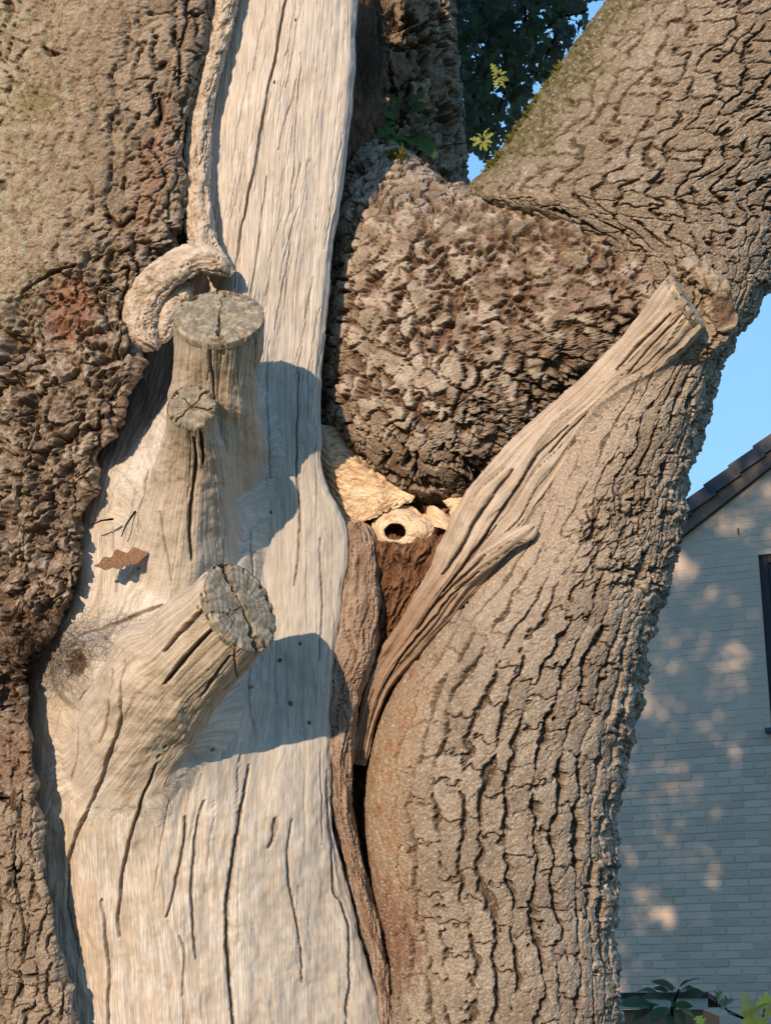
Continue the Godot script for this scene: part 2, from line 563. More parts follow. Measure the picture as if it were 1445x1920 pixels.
# columns of bark plates parted by long fissures and shorter cross cracks: height, fissure, value
func plates(a: float, b: float, pa: float, pb: float, depth: float, width: float, wander: float, off: float) -> Vector3:
	var w1 := nf.get_noise_2d(a / 130.0 + off, b / 170.0) * pa * wander * 0.8 + ns.get_noise_2d(a / 40.0, b / 60.0 + off) * pa * 0.13 * wander + nf.get_noise_2d(a / 16.0 + off, b / 14.0) * 2.4
	var A := (a + w1) / pa + off
	var i := floorf(A + 0.5)
	var ea := (A + 0.5 - i)          # 0..1 across the plate
	var da := minf(ea, 1.0 - ea) * pa
	var line_i := i if ea < 0.5 else i + 1.0
	var open_ := clampf(0.85 + 1.0 * ns.get_noise_2d(b / (pb * 1.5) + line_i * 7.3, line_i * 3.1 + off) + 0.4 * ns.get_noise_2d(b / 21.0, line_i * 9.7), 0.12, 1.8)
	var w2 := ns.get_noise_2d(a / 26.0 + off * 2.0, b / 26.0) * pb * 0.1 + nf.get_noise_2d(a / 14.0, b / 16.0 + off) * 2.4
	var B := (b + w2) / pb + h2(i, off) * 5.0 + (ea - 0.5) * (h2(i, off + 2.0) - 0.5) * 0.5
	var j := floorf(B)
	var lo := (h2(i, j) - 0.5) * 0.55
	var hi := 1.0 + (h2(i, j + 1.0) - 0.5) * 0.55
	var f := B - j
	if f < lo:
		j -= 1.0
		hi = lo + 1.0
		lo = (h2(i, j) - 0.5) * 0.55
		f += 1.0
	elif f > hi:
		j += 1.0
		lo = hi - 1.0
		hi = 1.0 + (h2(i, j + 1.0) - 0.5) * 0.55
		f -= 1.0
	var dl := absf(f - lo) * pb
	var dh := absf(hi - f) * pb
	var db := minf(dl, dh)
	var key := j if dl < dh else j + 1.0
	var cross := clampf(h2(i + 0.37, key) * 1.3, 0.0, 1.0)
	var wa := width * open_
	var fa := 1.0 - smoothstep(wa * 0.5, wa * 0.5 + 1.6, da)
	fa *= smoothstep(0.0, 0.4, open_)
	var fb := (1.0 - smoothstep(width * 0.16 * cross, width * 0.16 * cross + 1.7, db)) * smoothstep(0.1, 0.4, cross)
	var val := h2(i * 1.7, j * 2.3 + off) * 2.0 - 1.0
	var tilt := (h2(i, j + 50.0) - 0.5) * (ea - 0.5) + (h2(i + 9.0, j) - 0.5) * (f - 0.5) * 0.8
	var edge := minf(da, db * 1.3)
	# hairline cracks on the plates
	var A3 := (a + w1 * 0.5 + ns.get_noise_2d(a / 7.0, b / 7.0) * 2.5) / (pa * 0.5)
	var B3 := (b + ns.get_noise_2d(a / 8.0, b / 8.0 + 5.0) * 2.5) / (pa * 0.62)
	var hair := (1.0 - smoothstep(0.03, 0.1, cd.get_noise_2d(A3 + off, B3) + 1.0)) * smoothstep(-0.25, 0.3, nf.get_noise_2d(a / 45.0, b / 45.0 + 70.0 + off))
	var deep := depth * (0.55 + 0.45 * minf(open_, 1.2))
	var h := -deep * fa - depth * 0.7 * fb * (1.0 - fa) - hair * (1.2 + depth * 0.16)
	h += (val * 0.13 + tilt * 0.22) * depth + (1.0 - exp(-edge / 4.0)) * depth * 0.12
	h += nf.get_noise_2d(a / 6.0, b / 10.0) * 1.0 + flakes(a / 34.0 + off, b / 60.0, 4.0) * 0.8
	return Vector3(h, clampf(fa + fb * 0.7 + hair * 0.45, 0.0, 1.0), val)

func chain(called: String, spine: Array):
	var out := []
	for i in spine.size() - 1:
		var a := P(spine[i][0], spine[i][1], spine[i][2])
		var b := P(spine[i + 1][0], spine[i + 1][1], spine[i + 1][2])
		out.append([a, b - a, (spine[i][3] + spine[i][4]) * 0.0005, (spine[i + 1][3] + spine[i + 1][4]) * 0.0005, (b - a).length_squared()])
	chains[called] = out

func crack_at(p: Vector3) -> float:
	var x := p.x * 1000.0 + 722.5
	var y := 960.0 - p.y * 1000.0 + 80.0
	if x < 1.0 or y < 1.0 or x > CW - 2.0 or y > CH - 2.0:
		return 0.0
	var i := int(x)
	var j := int(y)
	var fx := x - i
	var fy := y - j
	var k := j * CW + i
	return lerpf(lerpf(cracks[k], cracks[k + 1], fx), lerpf(cracks[k + CW], cracks[k + CW + 1], fx), fy)

func crack(pts: Array, wide: float, deep: float, z := 60.0):
	# pts: x, y, x, y ... along the split; it narrows to its ends
	var q: Array[Vector2] = []
	for i in range(0, pts.size(), 2):
		var w := P(pts[i], pts[i + 1], z)
		q.append(Vector2(w.x * 1000.0 + 722.5, 960.0 - w.y * 1000.0 + 80.0))
	var total := 0.0
	for i in q.size() - 1:
		total += q[i].distance_to(q[i + 1])
	var run := 0.0
	for i in q.size() - 1:
		var l := q[i].distance_to(q[i + 1])
		var a := q[maxi(i - 1, 0)]
		var d := q[mini(i + 2, q.size() - 1)]
		for s in int(l):
			var t := s / l
			var c: Vector2 = q[i].cubic_interpolate(q[i + 1], a, d, t)
			var f := (run + s) / total
			c.x += nf.get_noise_2d((run + s) / 80.0, q[0].x) * 2.6
			var r := wide * sqrt(maxf(0.0, sin(PI * clampf(f * 0.96 + 0.02, 0.0, 1.0)))) * (1.0 + 0.35 * ns.get_noise_2d((run + s) / 34.0, q[0].y))
			var R := ceili(r + 2.0)
			for y in range(int(c.y) - R, int(c.y) + R + 1):
				for x in range(int(c.x) - R, int(c.x) + R + 1):
					if x >= 0 and y >= 0 and x < CW and y < CH:
						var e := Vector2(x - c.x, y - c.y).length()
						var v := deep * smoothstep(r + 1.2, r * 0.35, e)
						if v > cracks[y * CW + x]:
							cracks[y * CW + x] = v
		run += l

func wood_skin(u: float, v: float, p: Vector3, col: float, row: float) -> float:
	var x := p.x * 1000.0 + 722.5
	var y := 960.0 - p.y * 1000.0
	var g := grain(u * 0.8, v)
	var k := crack_at(p)
	var n1 := nf.get_noise_2d(x / 110.0, y / 240.0 + 60.0)
	var low := smoothstep(1380.0, 1560.0, y)
	var h := g.x * lerpf(0.8, 0.55, low) - k + n1 * 6.0
	h += nf.get_noise_2d(u / 85.0, v / 190.0 + 30.0) * 6.0 * low
	h += sin((y + 0.35 * x) / 17.0 + 3.0 * n1) * 0.45 * smoothstep(0.1, 0.5, nf.get_noise_2d(x / 60.0 + 4.0, y / 60.0)) * low
	# ringed knot low on the left, where a twig has died back
	var kd := Vector2(x - 172.0, (y - 1240.0) * 0.82).length()
	if kd < 95.0:
		var f := smoothstep(95.0, 50.0, kd)
		h = lerpf(h, sin(kd / 4.2 + 2.0 * nf.get_noise_2d(x / 20.0, y / 20.0)) * 2.0, f * 0.8) + 20.0 * smoothstep(70.0, 40.0, kd) - 16.0 * smoothstep(24.0, 8.0, kd)
		if kd < 24.0:
			h += nf.get_noise_2d(x / 7.0, y / 7.0) * 6.0
	var streak := g.y
	var c := mixc(Color(0.48, 0.425, 0.355), Color(0.655, 0.605, 0.53), 0.6 + streak * 0.9 + n1 * 0.5)
	var pinkish := smoothstep(620.0, 250.0, y)
	c = mixc(c, Color(0.66, 0.58, 0.51), pinkish * 0.5)
	var grey := smoothstep(430.0, 520.0, x) * smoothstep(560.0, 760.0, y)
	c = mixc(c, Color(0.47, 0.445, 0.395), grey * 0.65)
	var tan_ := smoothstep(0.0, 0.5, n1 + 0.25 - (x - 110.0) / 420.0) * smoothstep(1050.0, 1500.0, y)
	c = mixc(c, Color(0.52, 0.36, 0.2), tan_ * 0.5)
	c = mixc(c, Color(0.53, 0.41, 0.27), smoothstep(0.15, 0.5, nf.get_noise_2d(x / 70.0, y / 55.0 + 12.0)) * low * 0.5)
	c = mixc(c, Color(0.5, 0.4, 0.3), smoothstep(300.0, 180.0, x + 30.0 * n1) * smoothstep(620.0, 700.0, y) * smoothstep(1100.0, 950.0, y) * 0.5)
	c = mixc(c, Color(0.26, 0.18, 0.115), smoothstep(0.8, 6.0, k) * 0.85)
	if kd < 90.0:
		c = mixc(c, Color(0.40, 0.30, 0.2), smoothstep(80.0, 30.0, kd) * (0.4 + 0.4 * sin(kd / 4.2)))
		c = mixc(c, Color(0.22, 0.13, 0.075), smoothstep(26.0, 14.0, kd + 5.0 * nf.get_noise_2d(x / 9.0, y / 9.0)))
	var old := nf.get_noise_2d(u / 34.0 + 11.0, v / 300.0)
	c = mixc(c, Color(0.43, 0.41, 0.37), smoothstep(0.0, 0.5, old) * 0.45 * smoothstep(300.0, 480.0, x))
	c = mixc(c, Color(0.49, 0.36, 0.23), smoothstep(0.05, 0.5, -old) * 0.4 * smoothstep(480.0, 250.0, x) * smoothstep(900.0, 1300.0, y))
	c = dry(c, 0.3)
	c = Color(c.r * 0.965, c.g, c.b * 1.01)
	var q := 1.0 + 0.1 * ns.get_noise_2d(u / 3.0, v / 50.0)
	tint = Color(c.r * q, c.g * q, c.b * q)
	return h

func stub_skin(u: float, v: float, p: Vector3, col: float, row: float) -> float:
	var g := grain(u * 1.0 + 300.0, v)
	var k := crack_at(p)
	var n1 := nf.get_noise_2d(p.x * 14.0, p.y * 8.0)
	var c := mixc(Color(0.41, 0.355, 0.275), Color(0.57, 0.51, 0.42), 0.5 + g.y * 1.0 + n1 * 0.5)
	c = mixc(c, Color(0.3, 0.235, 0.15), smoothstep(0.1, 0.5, nf.get_noise_2d(u / 22.0, v / 140.0)) * 0.5)
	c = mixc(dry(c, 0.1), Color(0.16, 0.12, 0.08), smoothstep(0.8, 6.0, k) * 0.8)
	var h := g.x * 0.9 + n1 * 3.0 - k + nf.get_noise_2d(p.x * 9.0 + 4.0, p.y * 9.0) * 7.0 * smoothstep(4.6, 3.4, row) * smoothstep(1.0, 2.4, row)
	if row < 3.4:
		var hw := wood_skin(u, v, p, col, row)
		c = mixc(tint, c, smoothstep(1.2, 3.4, row))
		h = lerpf(hw, h, smoothstep(1.2, 3.0, row))
	tint = c
	return h

func strip_skin(u: float, v: float, p: Vector3, col: float, row: float) -> float:
	# thin bark, pinkish, split lengthwise and cracked across
	var w := u + 5.0 * ns.get_noise_2d(u / 40.0, v / 110.0)
	var r1 := 1.0 - absf(ns.get_noise_2d(w / 15.0, v / 260.0)) * 2.6
	var r2 := ns.get_noise_2d(w / 4.5, v / 120.0)
	var d := cd.get_noise_2d((w + 3.0 * ns.get_noise_2d(u / 7.0, v / 7.0)) / 13.0 + 60.0, v / 19.0) + 1.0
	var fis := smoothstep(0.16, 0.02, d) * smoothstep(-0.3, 0.4, nf.get_noise_2d(u / 30.0, v / 60.0))
	var n1 := nf.get_noise_2d(u / 40.0, v / 130.0)
	var c := mixc(Color(0.25, 0.185, 0.14), Color(0.37, 0.295, 0.235), 0.5 + n1 + r2 * 0.5)
	c = mixc(c, Color(0.2, 0.11, 0.075), smoothstep(0.5, 1.0, r1) * 0.6)
	tint = c
	return -smoothstep(0.5, 1.0, r1) * 8.0 + r2 * 1.6 - fis * 2.6 + n1 * 7.0

func rot_skin(u: float, v: float, p: Vector3, col: float, row: float) -> float:
	# rotten, fibrous heart of the fork
	var w := u + 6.0 * ns.get_noise_2d(u / 40.0, v / 110.0)
	var r := ns.get_noise_2d(w / 4.5, v / 70.0)
	var r2 := nf.get_noise_2d(w / 13.0, v / 60.0)
	var crumb := smoothstep(140.0, 30.0, v) * nf.get_noise_2d(u / 7.0, v / 7.0)
	var c := mixc(Color(0.105, 0.056, 0.034), Color(0.24, 0.14, 0.085), 0.5 + r * 0.6 + r2 * 0.6)
	tint = mixc(c, Color(0.4, 0.27, 0.17), smoothstep(0.1, 0.5, crumb))
	return r * 2.6 + r2 * 11.0 + crumb * 7.0

func ridge_skin(u: float, v: float, p: Vector3, col: float, row: float) -> float:
	var w := u + 4.0 * ns.get_noise_2d(u / 50.0, v / 160.0)
	var r := ns.get_noise_2d(w / 5.0, v / 320.0)
	var r2 := ns.get_noise_2d(w / 20.0 + 8.0, v / 380.0)
	var s := smoothstep(0.13, 0.0, absf(ns.get_noise_2d(w / 24.0 + 3.0, v / 520.0 + 4.0))) * smoothstep(-0.2, 0.2, ns.get_noise_2d(u / 60.0, v / 150.0))
	var n1 := nf.get_noise_2d(p.x * 12.0, p.y * 12.0)
	var y := 960.0 - p.y * 1000.0
	var c := mixc(Color(0.36, 0.305, 0.24), Color(0.52, 0.46, 0.385), 0.5 + r * 0.5 + n1 * 0.5)
	c = mixc(c, Color(0.26, 0.175, 0.12), smoothstep(1010.0, 1150.0, y) * 0.7)
	tint = mixc(c, Color(0.16, 0.1, 0.07), s * 0.8)
	var k := crack_at(p)
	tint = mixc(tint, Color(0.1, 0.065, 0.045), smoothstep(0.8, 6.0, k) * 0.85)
	return r * 1.0 + r2 * 3.6 - s * 5.0 + n1 * 3.0 - k

func callus_skin(u: float, v: float, p: Vector3, col: float, row: float) -> float:
	var w := u + 5.0 * nf.get_noise_2d(u / 40.0, v / 70.0)
	var g := ns.get_noise_2d(w / 6.0, v / 120.0)
	var n1 := nf.get_noise_2d(u / 30.0, v / 36.0)
	var seam := smoothstep(0.16, 0.0, absf(ns.get_noise_2d(w / 15.0 + 2.0, v / 300.0)))
	var d := cd.get_noise_2d((u + 4.0 * nf.get_noise_2d(u / 14.0, v / 14.0)) / 46.0, (v + 5.0 * nf.get_noise_2d(u / 16.0, v / 16.0 + 9.0)) / 20.0) + 1.0
	var f := smoothstep(0.09, 0.03, d) * smoothstep(-0.1, 0.4, nf.get_noise_2d(u / 40.0, v / 60.0 + 4.0))
	var c := mixc(Color(0.40, 0.345, 0.275), Color(0.56, 0.505, 0.43), 0.55 + n1 + g * 0.3)
	c = mixc(c, Color(0.3, 0.23, 0.165), seam * 0.45)
	tint = mixc(c, Color(0.2, 0.145, 0.1), f * 0.7)
	return -f * 2.4 + g * 1.2 + n1 * 3.4 - seam * 5.0 + flakes(w / 22.0, v / 90.0, 4.0) * 1.4

func lip_skin(u: float, v: float, p: Vector3, col: float, row: float) -> float:
	var b := bark(u, v, 26.0, 34.0, 6.0, 0.14, 1.2, 71.0)
	var c := mixc(Color(0.29, 0.24, 0.175), Color(0.40, 0.345, 0.27), 0.5 + b.z * 0.5 + nf.get_noise_2d(u / 20.0, v / 20.0))
	tint = mixc(c, Color(0.12, 0.08, 0.055), b.y * 0.8)
	return b.x + nf.get_noise_2d(u / 50.0, v / 60.0) * 6.0

func heart_skin(u: float, v: float, p: Vector3, col: float, row: float) -> float:
	var r := nf.get_noise_2d(u / 14.0, v / 60.0)
	tint = mixc(Color(0.11, 0.065, 0.04), Color(0.2, 0.125, 0.08), 0.5 + r)
	return r * 12.0

func rear_skin(u: float, v: float, p: Vector3, col: float, row: float) -> float:
	var b := bark(u, v, 42.0, 80.0, 22.0, 0.2, 4.0, 61.0)
	var c := mixc(Color(0.2, 0.155, 0.11), Color(0.33, 0.27, 0.19), 0.5 + b.z * 0.7)
	tint = mixc(c, Color(0.1, 0.08, 0.045), b.y * 0.6)
	return b.x

# ------------------------------------------------------------------ the old oak
func part(called: String, mesh: Mesh, m: Material, parent: Node = null) -> MeshInstance3D:
	if parent == null:
		return obj(called, mesh, m, oak, oak.transform.affine_inverse() * frame)
	return obj(called, mesh, m, parent)

func build_oak():
	oak = thing("oak_tree", "huge old forked oak with pale bare wood and sawn branch stubs", "tree", Transform3D(Basis(), Vector3(0, 0, -3.3)))
	stamp_cracks()
	chain("ridge", RIDGE)
	# ---- trunk bark on the left
	var spec := [ # y, right edge, depth at x=0, 1/3, 2/3, 0.9, at the edge
		[-320, 455, 20, 60, 85, 75, 55], [-90, 425, 30, 70, 92, 80, 60], [0, 402, 35, 75, 95, 82, 62], [100, 383, 38, 78, 95, 82, 62],
		[190, 360, 40, 80, 92, 80, 62], [330, 348, 45, 82, 90, 80, 60], [440, 338, 50, 82, 86, 74, 50], [520, 288, 55, 80, 84, 74, 50], [580, 262, 60, 82, 86, 80, 62],
		[660, 262, 66, 90, 100, 100, 88], [720, 246, 70, 95, 108, 108, 98], [800, 222, 74, 98, 112, 112, 102], [880, 182, 76, 98, 112, 114, 106], [950, 158, 78, 98, 110, 114, 108],
		[1050, 150, 80, 98, 108, 112, 106], [1130, 136, 80, 95, 104, 106, 98], [1200, 78, 84, 96, 104, 106, 100], [1260, 40, 96, 104, 108, 110, 104], [1320, 50, 104, 114, 122, 126, 120], [1430, 62, 108, 120, 130, 134, 128],
		[1488, 64, 110, 122, 132, 136, 128], [1500, 56, 110, 122, 128, 120, 108], [1512, 68, 110, 122, 134, 138, 132], [1600, 76, 110, 124, 134, 138, 130], [1700, 100, 108, 122, 134, 136, 128], [1800, 111, 106, 122, 134, 136, 128], [1834, 112, 106, 122, 134, 136, 126], [1845, 98, 105, 120, 130, 118, 100], [1858, 130, 104, 120, 128, 130, 122], [2020, 150, 100, 116, 124, 126, 116]]
	var rows := []
	for s in spec:
		var e: float = s[1]
		var y: float = s[0]
		rows.append(PackedVector3Array([P(-620, y, -800), P(-520, y, -380), P(-330, y, -150), P(-150, y, -20), P(0, y, s[2]), P(e * 0.35, y, s[3]), P(e * 0.68, y, s[4]), P(e * 0.9, y, s[5]), P(e, y, s[6] - 14), P(e - 3, y, s[6] - 60), P(e - 30, y, s[6] - 150)]))
	part("trunk_bark", carve(loft(rows, 0.0021, 0.0021, false, [0.06, 0.08, 0.15, 0.5, 1, 1, 1, 1, 1, 0.5], [0.3]), trunk_skin), M.skin)
	# ---- bare wood down the middle
	var wood := [
		[-320, [430, 460, 490, 520, 550, 580, 610, 640, 672], [-25, -5, 8, 15, 18, 18, 15, 8, -5]],
		[-80, [418, 450, 482, 514, 546, 578, 610, 642, 668], [-25, -5, 8, 15, 18, 18, 15, 8, -5]],
		[100, [400, 436, 470, 503, 536, 568, 600, 632, 660], [-25, -5, 8, 15, 18, 18, 15, 8, -5]],
		[300, [372, 412, 448, 482, 514, 546, 578, 612, 640], [-30, -5, 8, 15, 18, 18, 15, 8, -5]],
		[480, [372, 412, 445, 475, 505, 533, 560, 588, 612], [-60, -20, 5, 15, 15, 14, 10, 4, -5]],
		[640, [285, 335, 385, 435, 480, 515, 545, 575, 600], [-190, -150, -20, 30, 8, 2, 0, 0, -5]],
		[760, [245, 300, 350, 405, 455, 495, 530, 562, 592], [-150, -60, 95, 100, 24, -5, -8, -5, -10]],
		[830, [208, 272, 330, 390, 448, 490, 528, 561, 596], [-90, 40, 125, 130, 34, -5, -8, -5, -10]],
		[900, [180, 245, 310, 375, 440, 485, 525, 560, 602], [40, 85, 125, 132, 46, -5, -10, -8, -12]],
		[1000, [152, 220, 285, 350, 430, 480, 525, 572, 643], [40, 70, 98, 112, 54, 0, -8, -5, -15]],
		[1120, [140, 210, 270, 340, 420, 480, 525, 570, 632], [40, 80, 100, 110, 60, 0, -8, -5, -15]],
		[1240, [75, 150, 215, 290, 370, 460, 515, 560, 618], [25, 80, 115, 150, 140, 15, -8, -5, -15]],
		[1340, [55, 120, 180, 245, 320, 425, 500, 555, 613], [20, 70, 110, 150, 165, 70, 0, -2, -15]],
		[1440, [45, 105, 165, 225, 295, 395, 480, 550, 612], [10, 55, 95, 125, 140, 95, 40, 20, -12]],
		[1560, [45, 105, 155, 210, 275, 365, 450, 540, 618], [0, 45, 80, 100, 110, 95, 70, 45, -5]],
		[1700, [50, 110, 165, 225, 290, 370, 455, 545, 645], [0, 40, 70, 85, 95, 90, 75, 50, -5]],
		[1820, [65, 125, 185, 245, 310, 390, 475, 565, 680], [0, 38, 65, 80, 90, 85, 70, 45, -5]],
		[2030, [80, 140, 200, 265, 330, 410, 495, 585, 716], [0, 38, 65, 80, 90, 85, 70, 45, -5]]]
	rows = []
	for s in wood:
		var y: float = s[0]
		var r := PackedVector3Array([P(s[1][0] - 16, y, s[2][0] - 120)])
		for k in 9:
			r.append(P(s[1][k], y, s[2][k]))
		r.append(P(s[1][8] + 7, y, s[2][8] - 45))
		r.append(P(s[1][8] - 14, y, s[2][8] - 210))
		rows.append(r)
	var wg := loft(rows, 0.0018, 0.0021, false, [0.4, 1, 1, 1, 1, 1, 1, 1, 1.2, 1.0, 0.4], [0.3])
	map_sheet(wg)
	part("bare_wood", carve(wg, wood_skin), M.wood)
	# ---- the living stem and limb on the right
	var stem := [[2030, 738, 1160, -110, 215], [1920, 725, 1155, -110, 215], [1800, 726, 1152, -110, 215], [1700, 704, 1150, -110, 218], [1600, 690, 1152, -112, 225], [1500, 686, 1154, -112, 228], [1400, 700, 1177, -112, 228], [1300, 736, 1200, -112, 222], [1200, 800, 1216, -112, 212],
		[1100, 872, 1250, -112, 200], [1000, 935, 1275, -112, 190], [900, 990, 1284, -115, 185], [800, 1050, 1316, -120, 190], [700, 1130, 1345, -130, 200], [620, 1185, 1388, -150, 205], [540, 1165, 1440, -170, 222], [450, 1040, 1485, -190, 242], [370, 885, 1515, -195, 255],
		[300, 930, 1545, -200, 260], [200, 997, 1590, -205, 260], [100, 1068, 1640, -210, 260], [0, 1140, 1690, -215, 260], [-100, 1208, 1745, -220, 260], [-330, 1370, 1880, -230, 260]]
	stem.reverse()
	rows = []
	for s in stem:
		rows.append(oval(s[0], s[1], s[2], s[3], s[4], 2.25))
	part("living_stem", carve(loft(rows, 0.0021, 0.0021, true, OVAL_W, [0.3]), stem_skin), M.skin)
	# ---- bulging collar in the fork
	rows = []
	for s in [[262, 700, 735, -330, 30], [285, 672, 765, -315, 80], [318, 656, 812, -300, 125], [350, 646, 860, -292, 155], [378, 638, 1000, -268, 190], [430, 626, 1240, -232, 232], [530, 610, 1330, -236, 262], [620, 600, 1330, -240, 278], [700, 596, 1230, -230, 278], [780, 602, 1090, -208, 250], [830, 630, 1020, -202, 228], [870, 674, 962, -197, 200], [905, 716, 926, -193, 162], [930, 750, 896, -193, 120], [946, 784, 862, -196, 70], [953, 812, 836, -200, 25]]:
		var ring := oval(s[0], s[1], s[2], s[3] - 12.0, s[4], 2.8 if s[0] > 340 and s[0] < 700 else 2.4)
		for k in ring.size():
			ring[k].z += 0.16 * clampf(ring[k].x - 0.15, 0.0, 0.4) * smoothstep(720.0, 560.0, s[0])
		rows.append(ring)
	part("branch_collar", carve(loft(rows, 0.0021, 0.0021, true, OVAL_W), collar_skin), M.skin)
	# ---- rear stem, seen through the fork
	rows = []
	for s in [[-900, 600, 800, -640, 140], [-150, 630, 842, -640, 150], [100, 640, 850, -640, 150], [220, 640, 862, -640, 150], [330, 630, 868, -620, 150], [420, 600, 880, -600, 150], [560, 560, 900, -560, 150]]:
		rows.append(oval(s[0], s[1], s[2], s[3], s[4]))
	part("rear_stem", carve(loft(rows, 0.004, 0.004, true, OVAL_W, [0.1]), rear_skin), M.skin)
	# ---- dark heart behind the crevices, and the foot of the tree down to the ground
	rows = []
	for s in [[-2700, -350, 1160, -420, 300], [-1200, -480, 1160, -420, 260], [-620, -520, 1080, -470, 230], [-320, -560, 720, -480, 230], [250, -560, 720, -480, 230], [600, -540, 760, -480, 230], [1000, -540, 860, -480, 240], [1500, -560, 1050, -480, 250], [2030, -580, 1080, -460, 260]]:
		rows.append(oval(s[0], s[1], s[2], s[3], s[4], 2.6))
	part("heartwood", carve(loft(rows, 0.008, 0.008, true, OVAL_W, [0.1, 0.1]), heart_skin), M.skin)
	rows = []
	for s in [[2010, -540, 1130, -420, 420], [2300, -570, 1170, -420, 450], [2900, -640, 1260, -430, 520], [3500, -800, 1450, -450, 680], [3900, -1050, 1750, -470, 900]]:
		rows.append(oval(s[0], s[1], s[2], s[3], s[4], 2.2))
	part("trunk_foot", carve(loft(rows, 0.02, 0.02, true, OVAL_W), rear_skin), M.skin)
	# ---- strips in the crevice
	sheet("bark_strip", [[978, 655, 682, -26], [1010, 644, 703, -20], [1080, 642, 708, -16], [1150, 630, 712, -16], [1220, 620, 703, -18], [1300, 612, 676, -20], [1400, 607, 660, -24], [1500, 618, 658, -28], [1600, 640, 674, -30], [1700, 666, 702, -26], [1800, 690, 724, -22], [1900, 706, 736, -20], [2030, 720, 752, -20]], strip_skin, M.skin)
	sheet("rotten_wood", [[935, 800, 890, -130], [968, 742, 890, -130], [994, 704, 884, -112], [1008, 698, 876, -52], [1026, 698, 872, -24], [1080, 698, 862, -42], [1150, 698, 816, -60], [1220, 690, 775, -86], [1300, 668, 735, -124], [1400, 652, 702, -165], [1500, 646, 694, -180], [1600, 656, 696, -180], [1720, 680, 712, -170]], rot_skin, M.skin)
	# ---- the weathered dead ridge with its sawn stub, and a spur from it
	var cut := Vector3(0.8, 0.5, 0.3).normalized()
	var rr := rings(RIDGE, 16, cut)
	var rd := part("dead_ridge", carve(loft(rr, 0.0015, 0.002, true), ridge_skin), M.branch)
	face("cut_face", rr[-1], cut, rd, [[0.4, 0.5], [2.6, 0.6]], 5)
	tube("spur", [[852, 1098, 20, 10, 8], [900, 1056, 44, 17, 12], [950, 1016, 64, 16, 11], [988, 995, 72, 14, 10], [1000, 986, 70, 5, 5]], ridge_skin, M.branch)
	# ---- sawn stubs
	stub(STUB_TOP, [400, 850, 112, 120], Vector3(0.0, 0.74, 0.68), [[1.4, 1.0, 2.0], [-1.6, 0.95, 0.6]], 1)
	stub(STUB_SMALL, [350, 985, 118, 150], Vector3(-0.05, 0.36, 0.93), [[2.3, 0.9], [0.05, 0.85], [-1.0, 0.9], [-2.4, 0.5]], 2)
	stub(STUB_LOWER, [256, 1368, 128, 170], Vector3(0.72, 0.42, 0.55), [[0.35, 1.0, 4.2], [3.4, 1.0, 3.4], [1.75, 0.8, 0.7]], 3)
	# ---- rolls of callus along the edge of the wound
	sheet("callus_ridge", [[-330, 418, 468, 44], [-60, 408, 454, 46], [0, 400, 444, 46], [100, 380, 421, 42], [200, 357, 398, 38], [300, 346, 391, 38], [380, 347, 393, 42], [445, 352, 402, 50], [488, 366, 420, 62], [514, 392, 429, 60]], callus_skin, M.branch)
	tube("callus_roll", [[430, 512, 56, 8, 12], [406, 490, 74, 20, 18], [372, 486, 80, 23, 18], [328, 500, 82, 27, 18], [290, 530, 78, 29, 18], [266, 575, 72, 31, 18], [264, 614, 66, 27, 18], [282, 642, 58, 18, 14], [292, 654, 50, 6, 6]], callus_skin, M.branch)
	tube("callus_lip", [[1248, 528, 30, 6, 6], [1272, 512, 46, 17, 18], [1305, 512, 58, 22, 22], [1338, 540, 62, 26, 24], [1350, 584, 58, 28, 24], [1334, 628, 52, 26, 22], [1296, 662, 48, 20, 18], [1256, 690, 40, 10, 10]], lip_skin, M.skin)
	tube("callus_flake", [[352, 536, 30, 10, 12], [336, 562, 44, 22, 20], [316, 592, 50, 26, 20], [300, 622, 46, 20, 16], [296, 640, 40, 8, 8]], callus_skin, M.branch)

func sheet(called: String, spec: Array, fn: Callable, m: Material):
	var rows := []
	for s in spec:
		var xl: float = s[1]
		var xr: float = s[2]
		var z: float = s[3]
		var y: float = s[0]
		rows.append(PackedVector3Array([P(xl + 6, y, z - 110), P(xl, y, z - 22), P(lerpf(xl, xr, 0.25), y, z - 2), P(lerpf(xl, xr, 0.5), y, z + 3), P(lerpf(xl, xr, 0.75), y, z), P(xr, y, z - 22), P(xr - 4, y, z - 110)]))
	part(called, carve(loft(rows, 0.0018, 0.002, false, [0.5, 1, 1, 1, 1, 0.5]), fn), m)

func tube(called: String, spine: Array, fn: Callable, m: Material, parent: Node = null) -> MeshInstance3D:
	return part(called, carve(loft(rings(spine, 12), 0.002, 0.002, true), fn), m, parent)

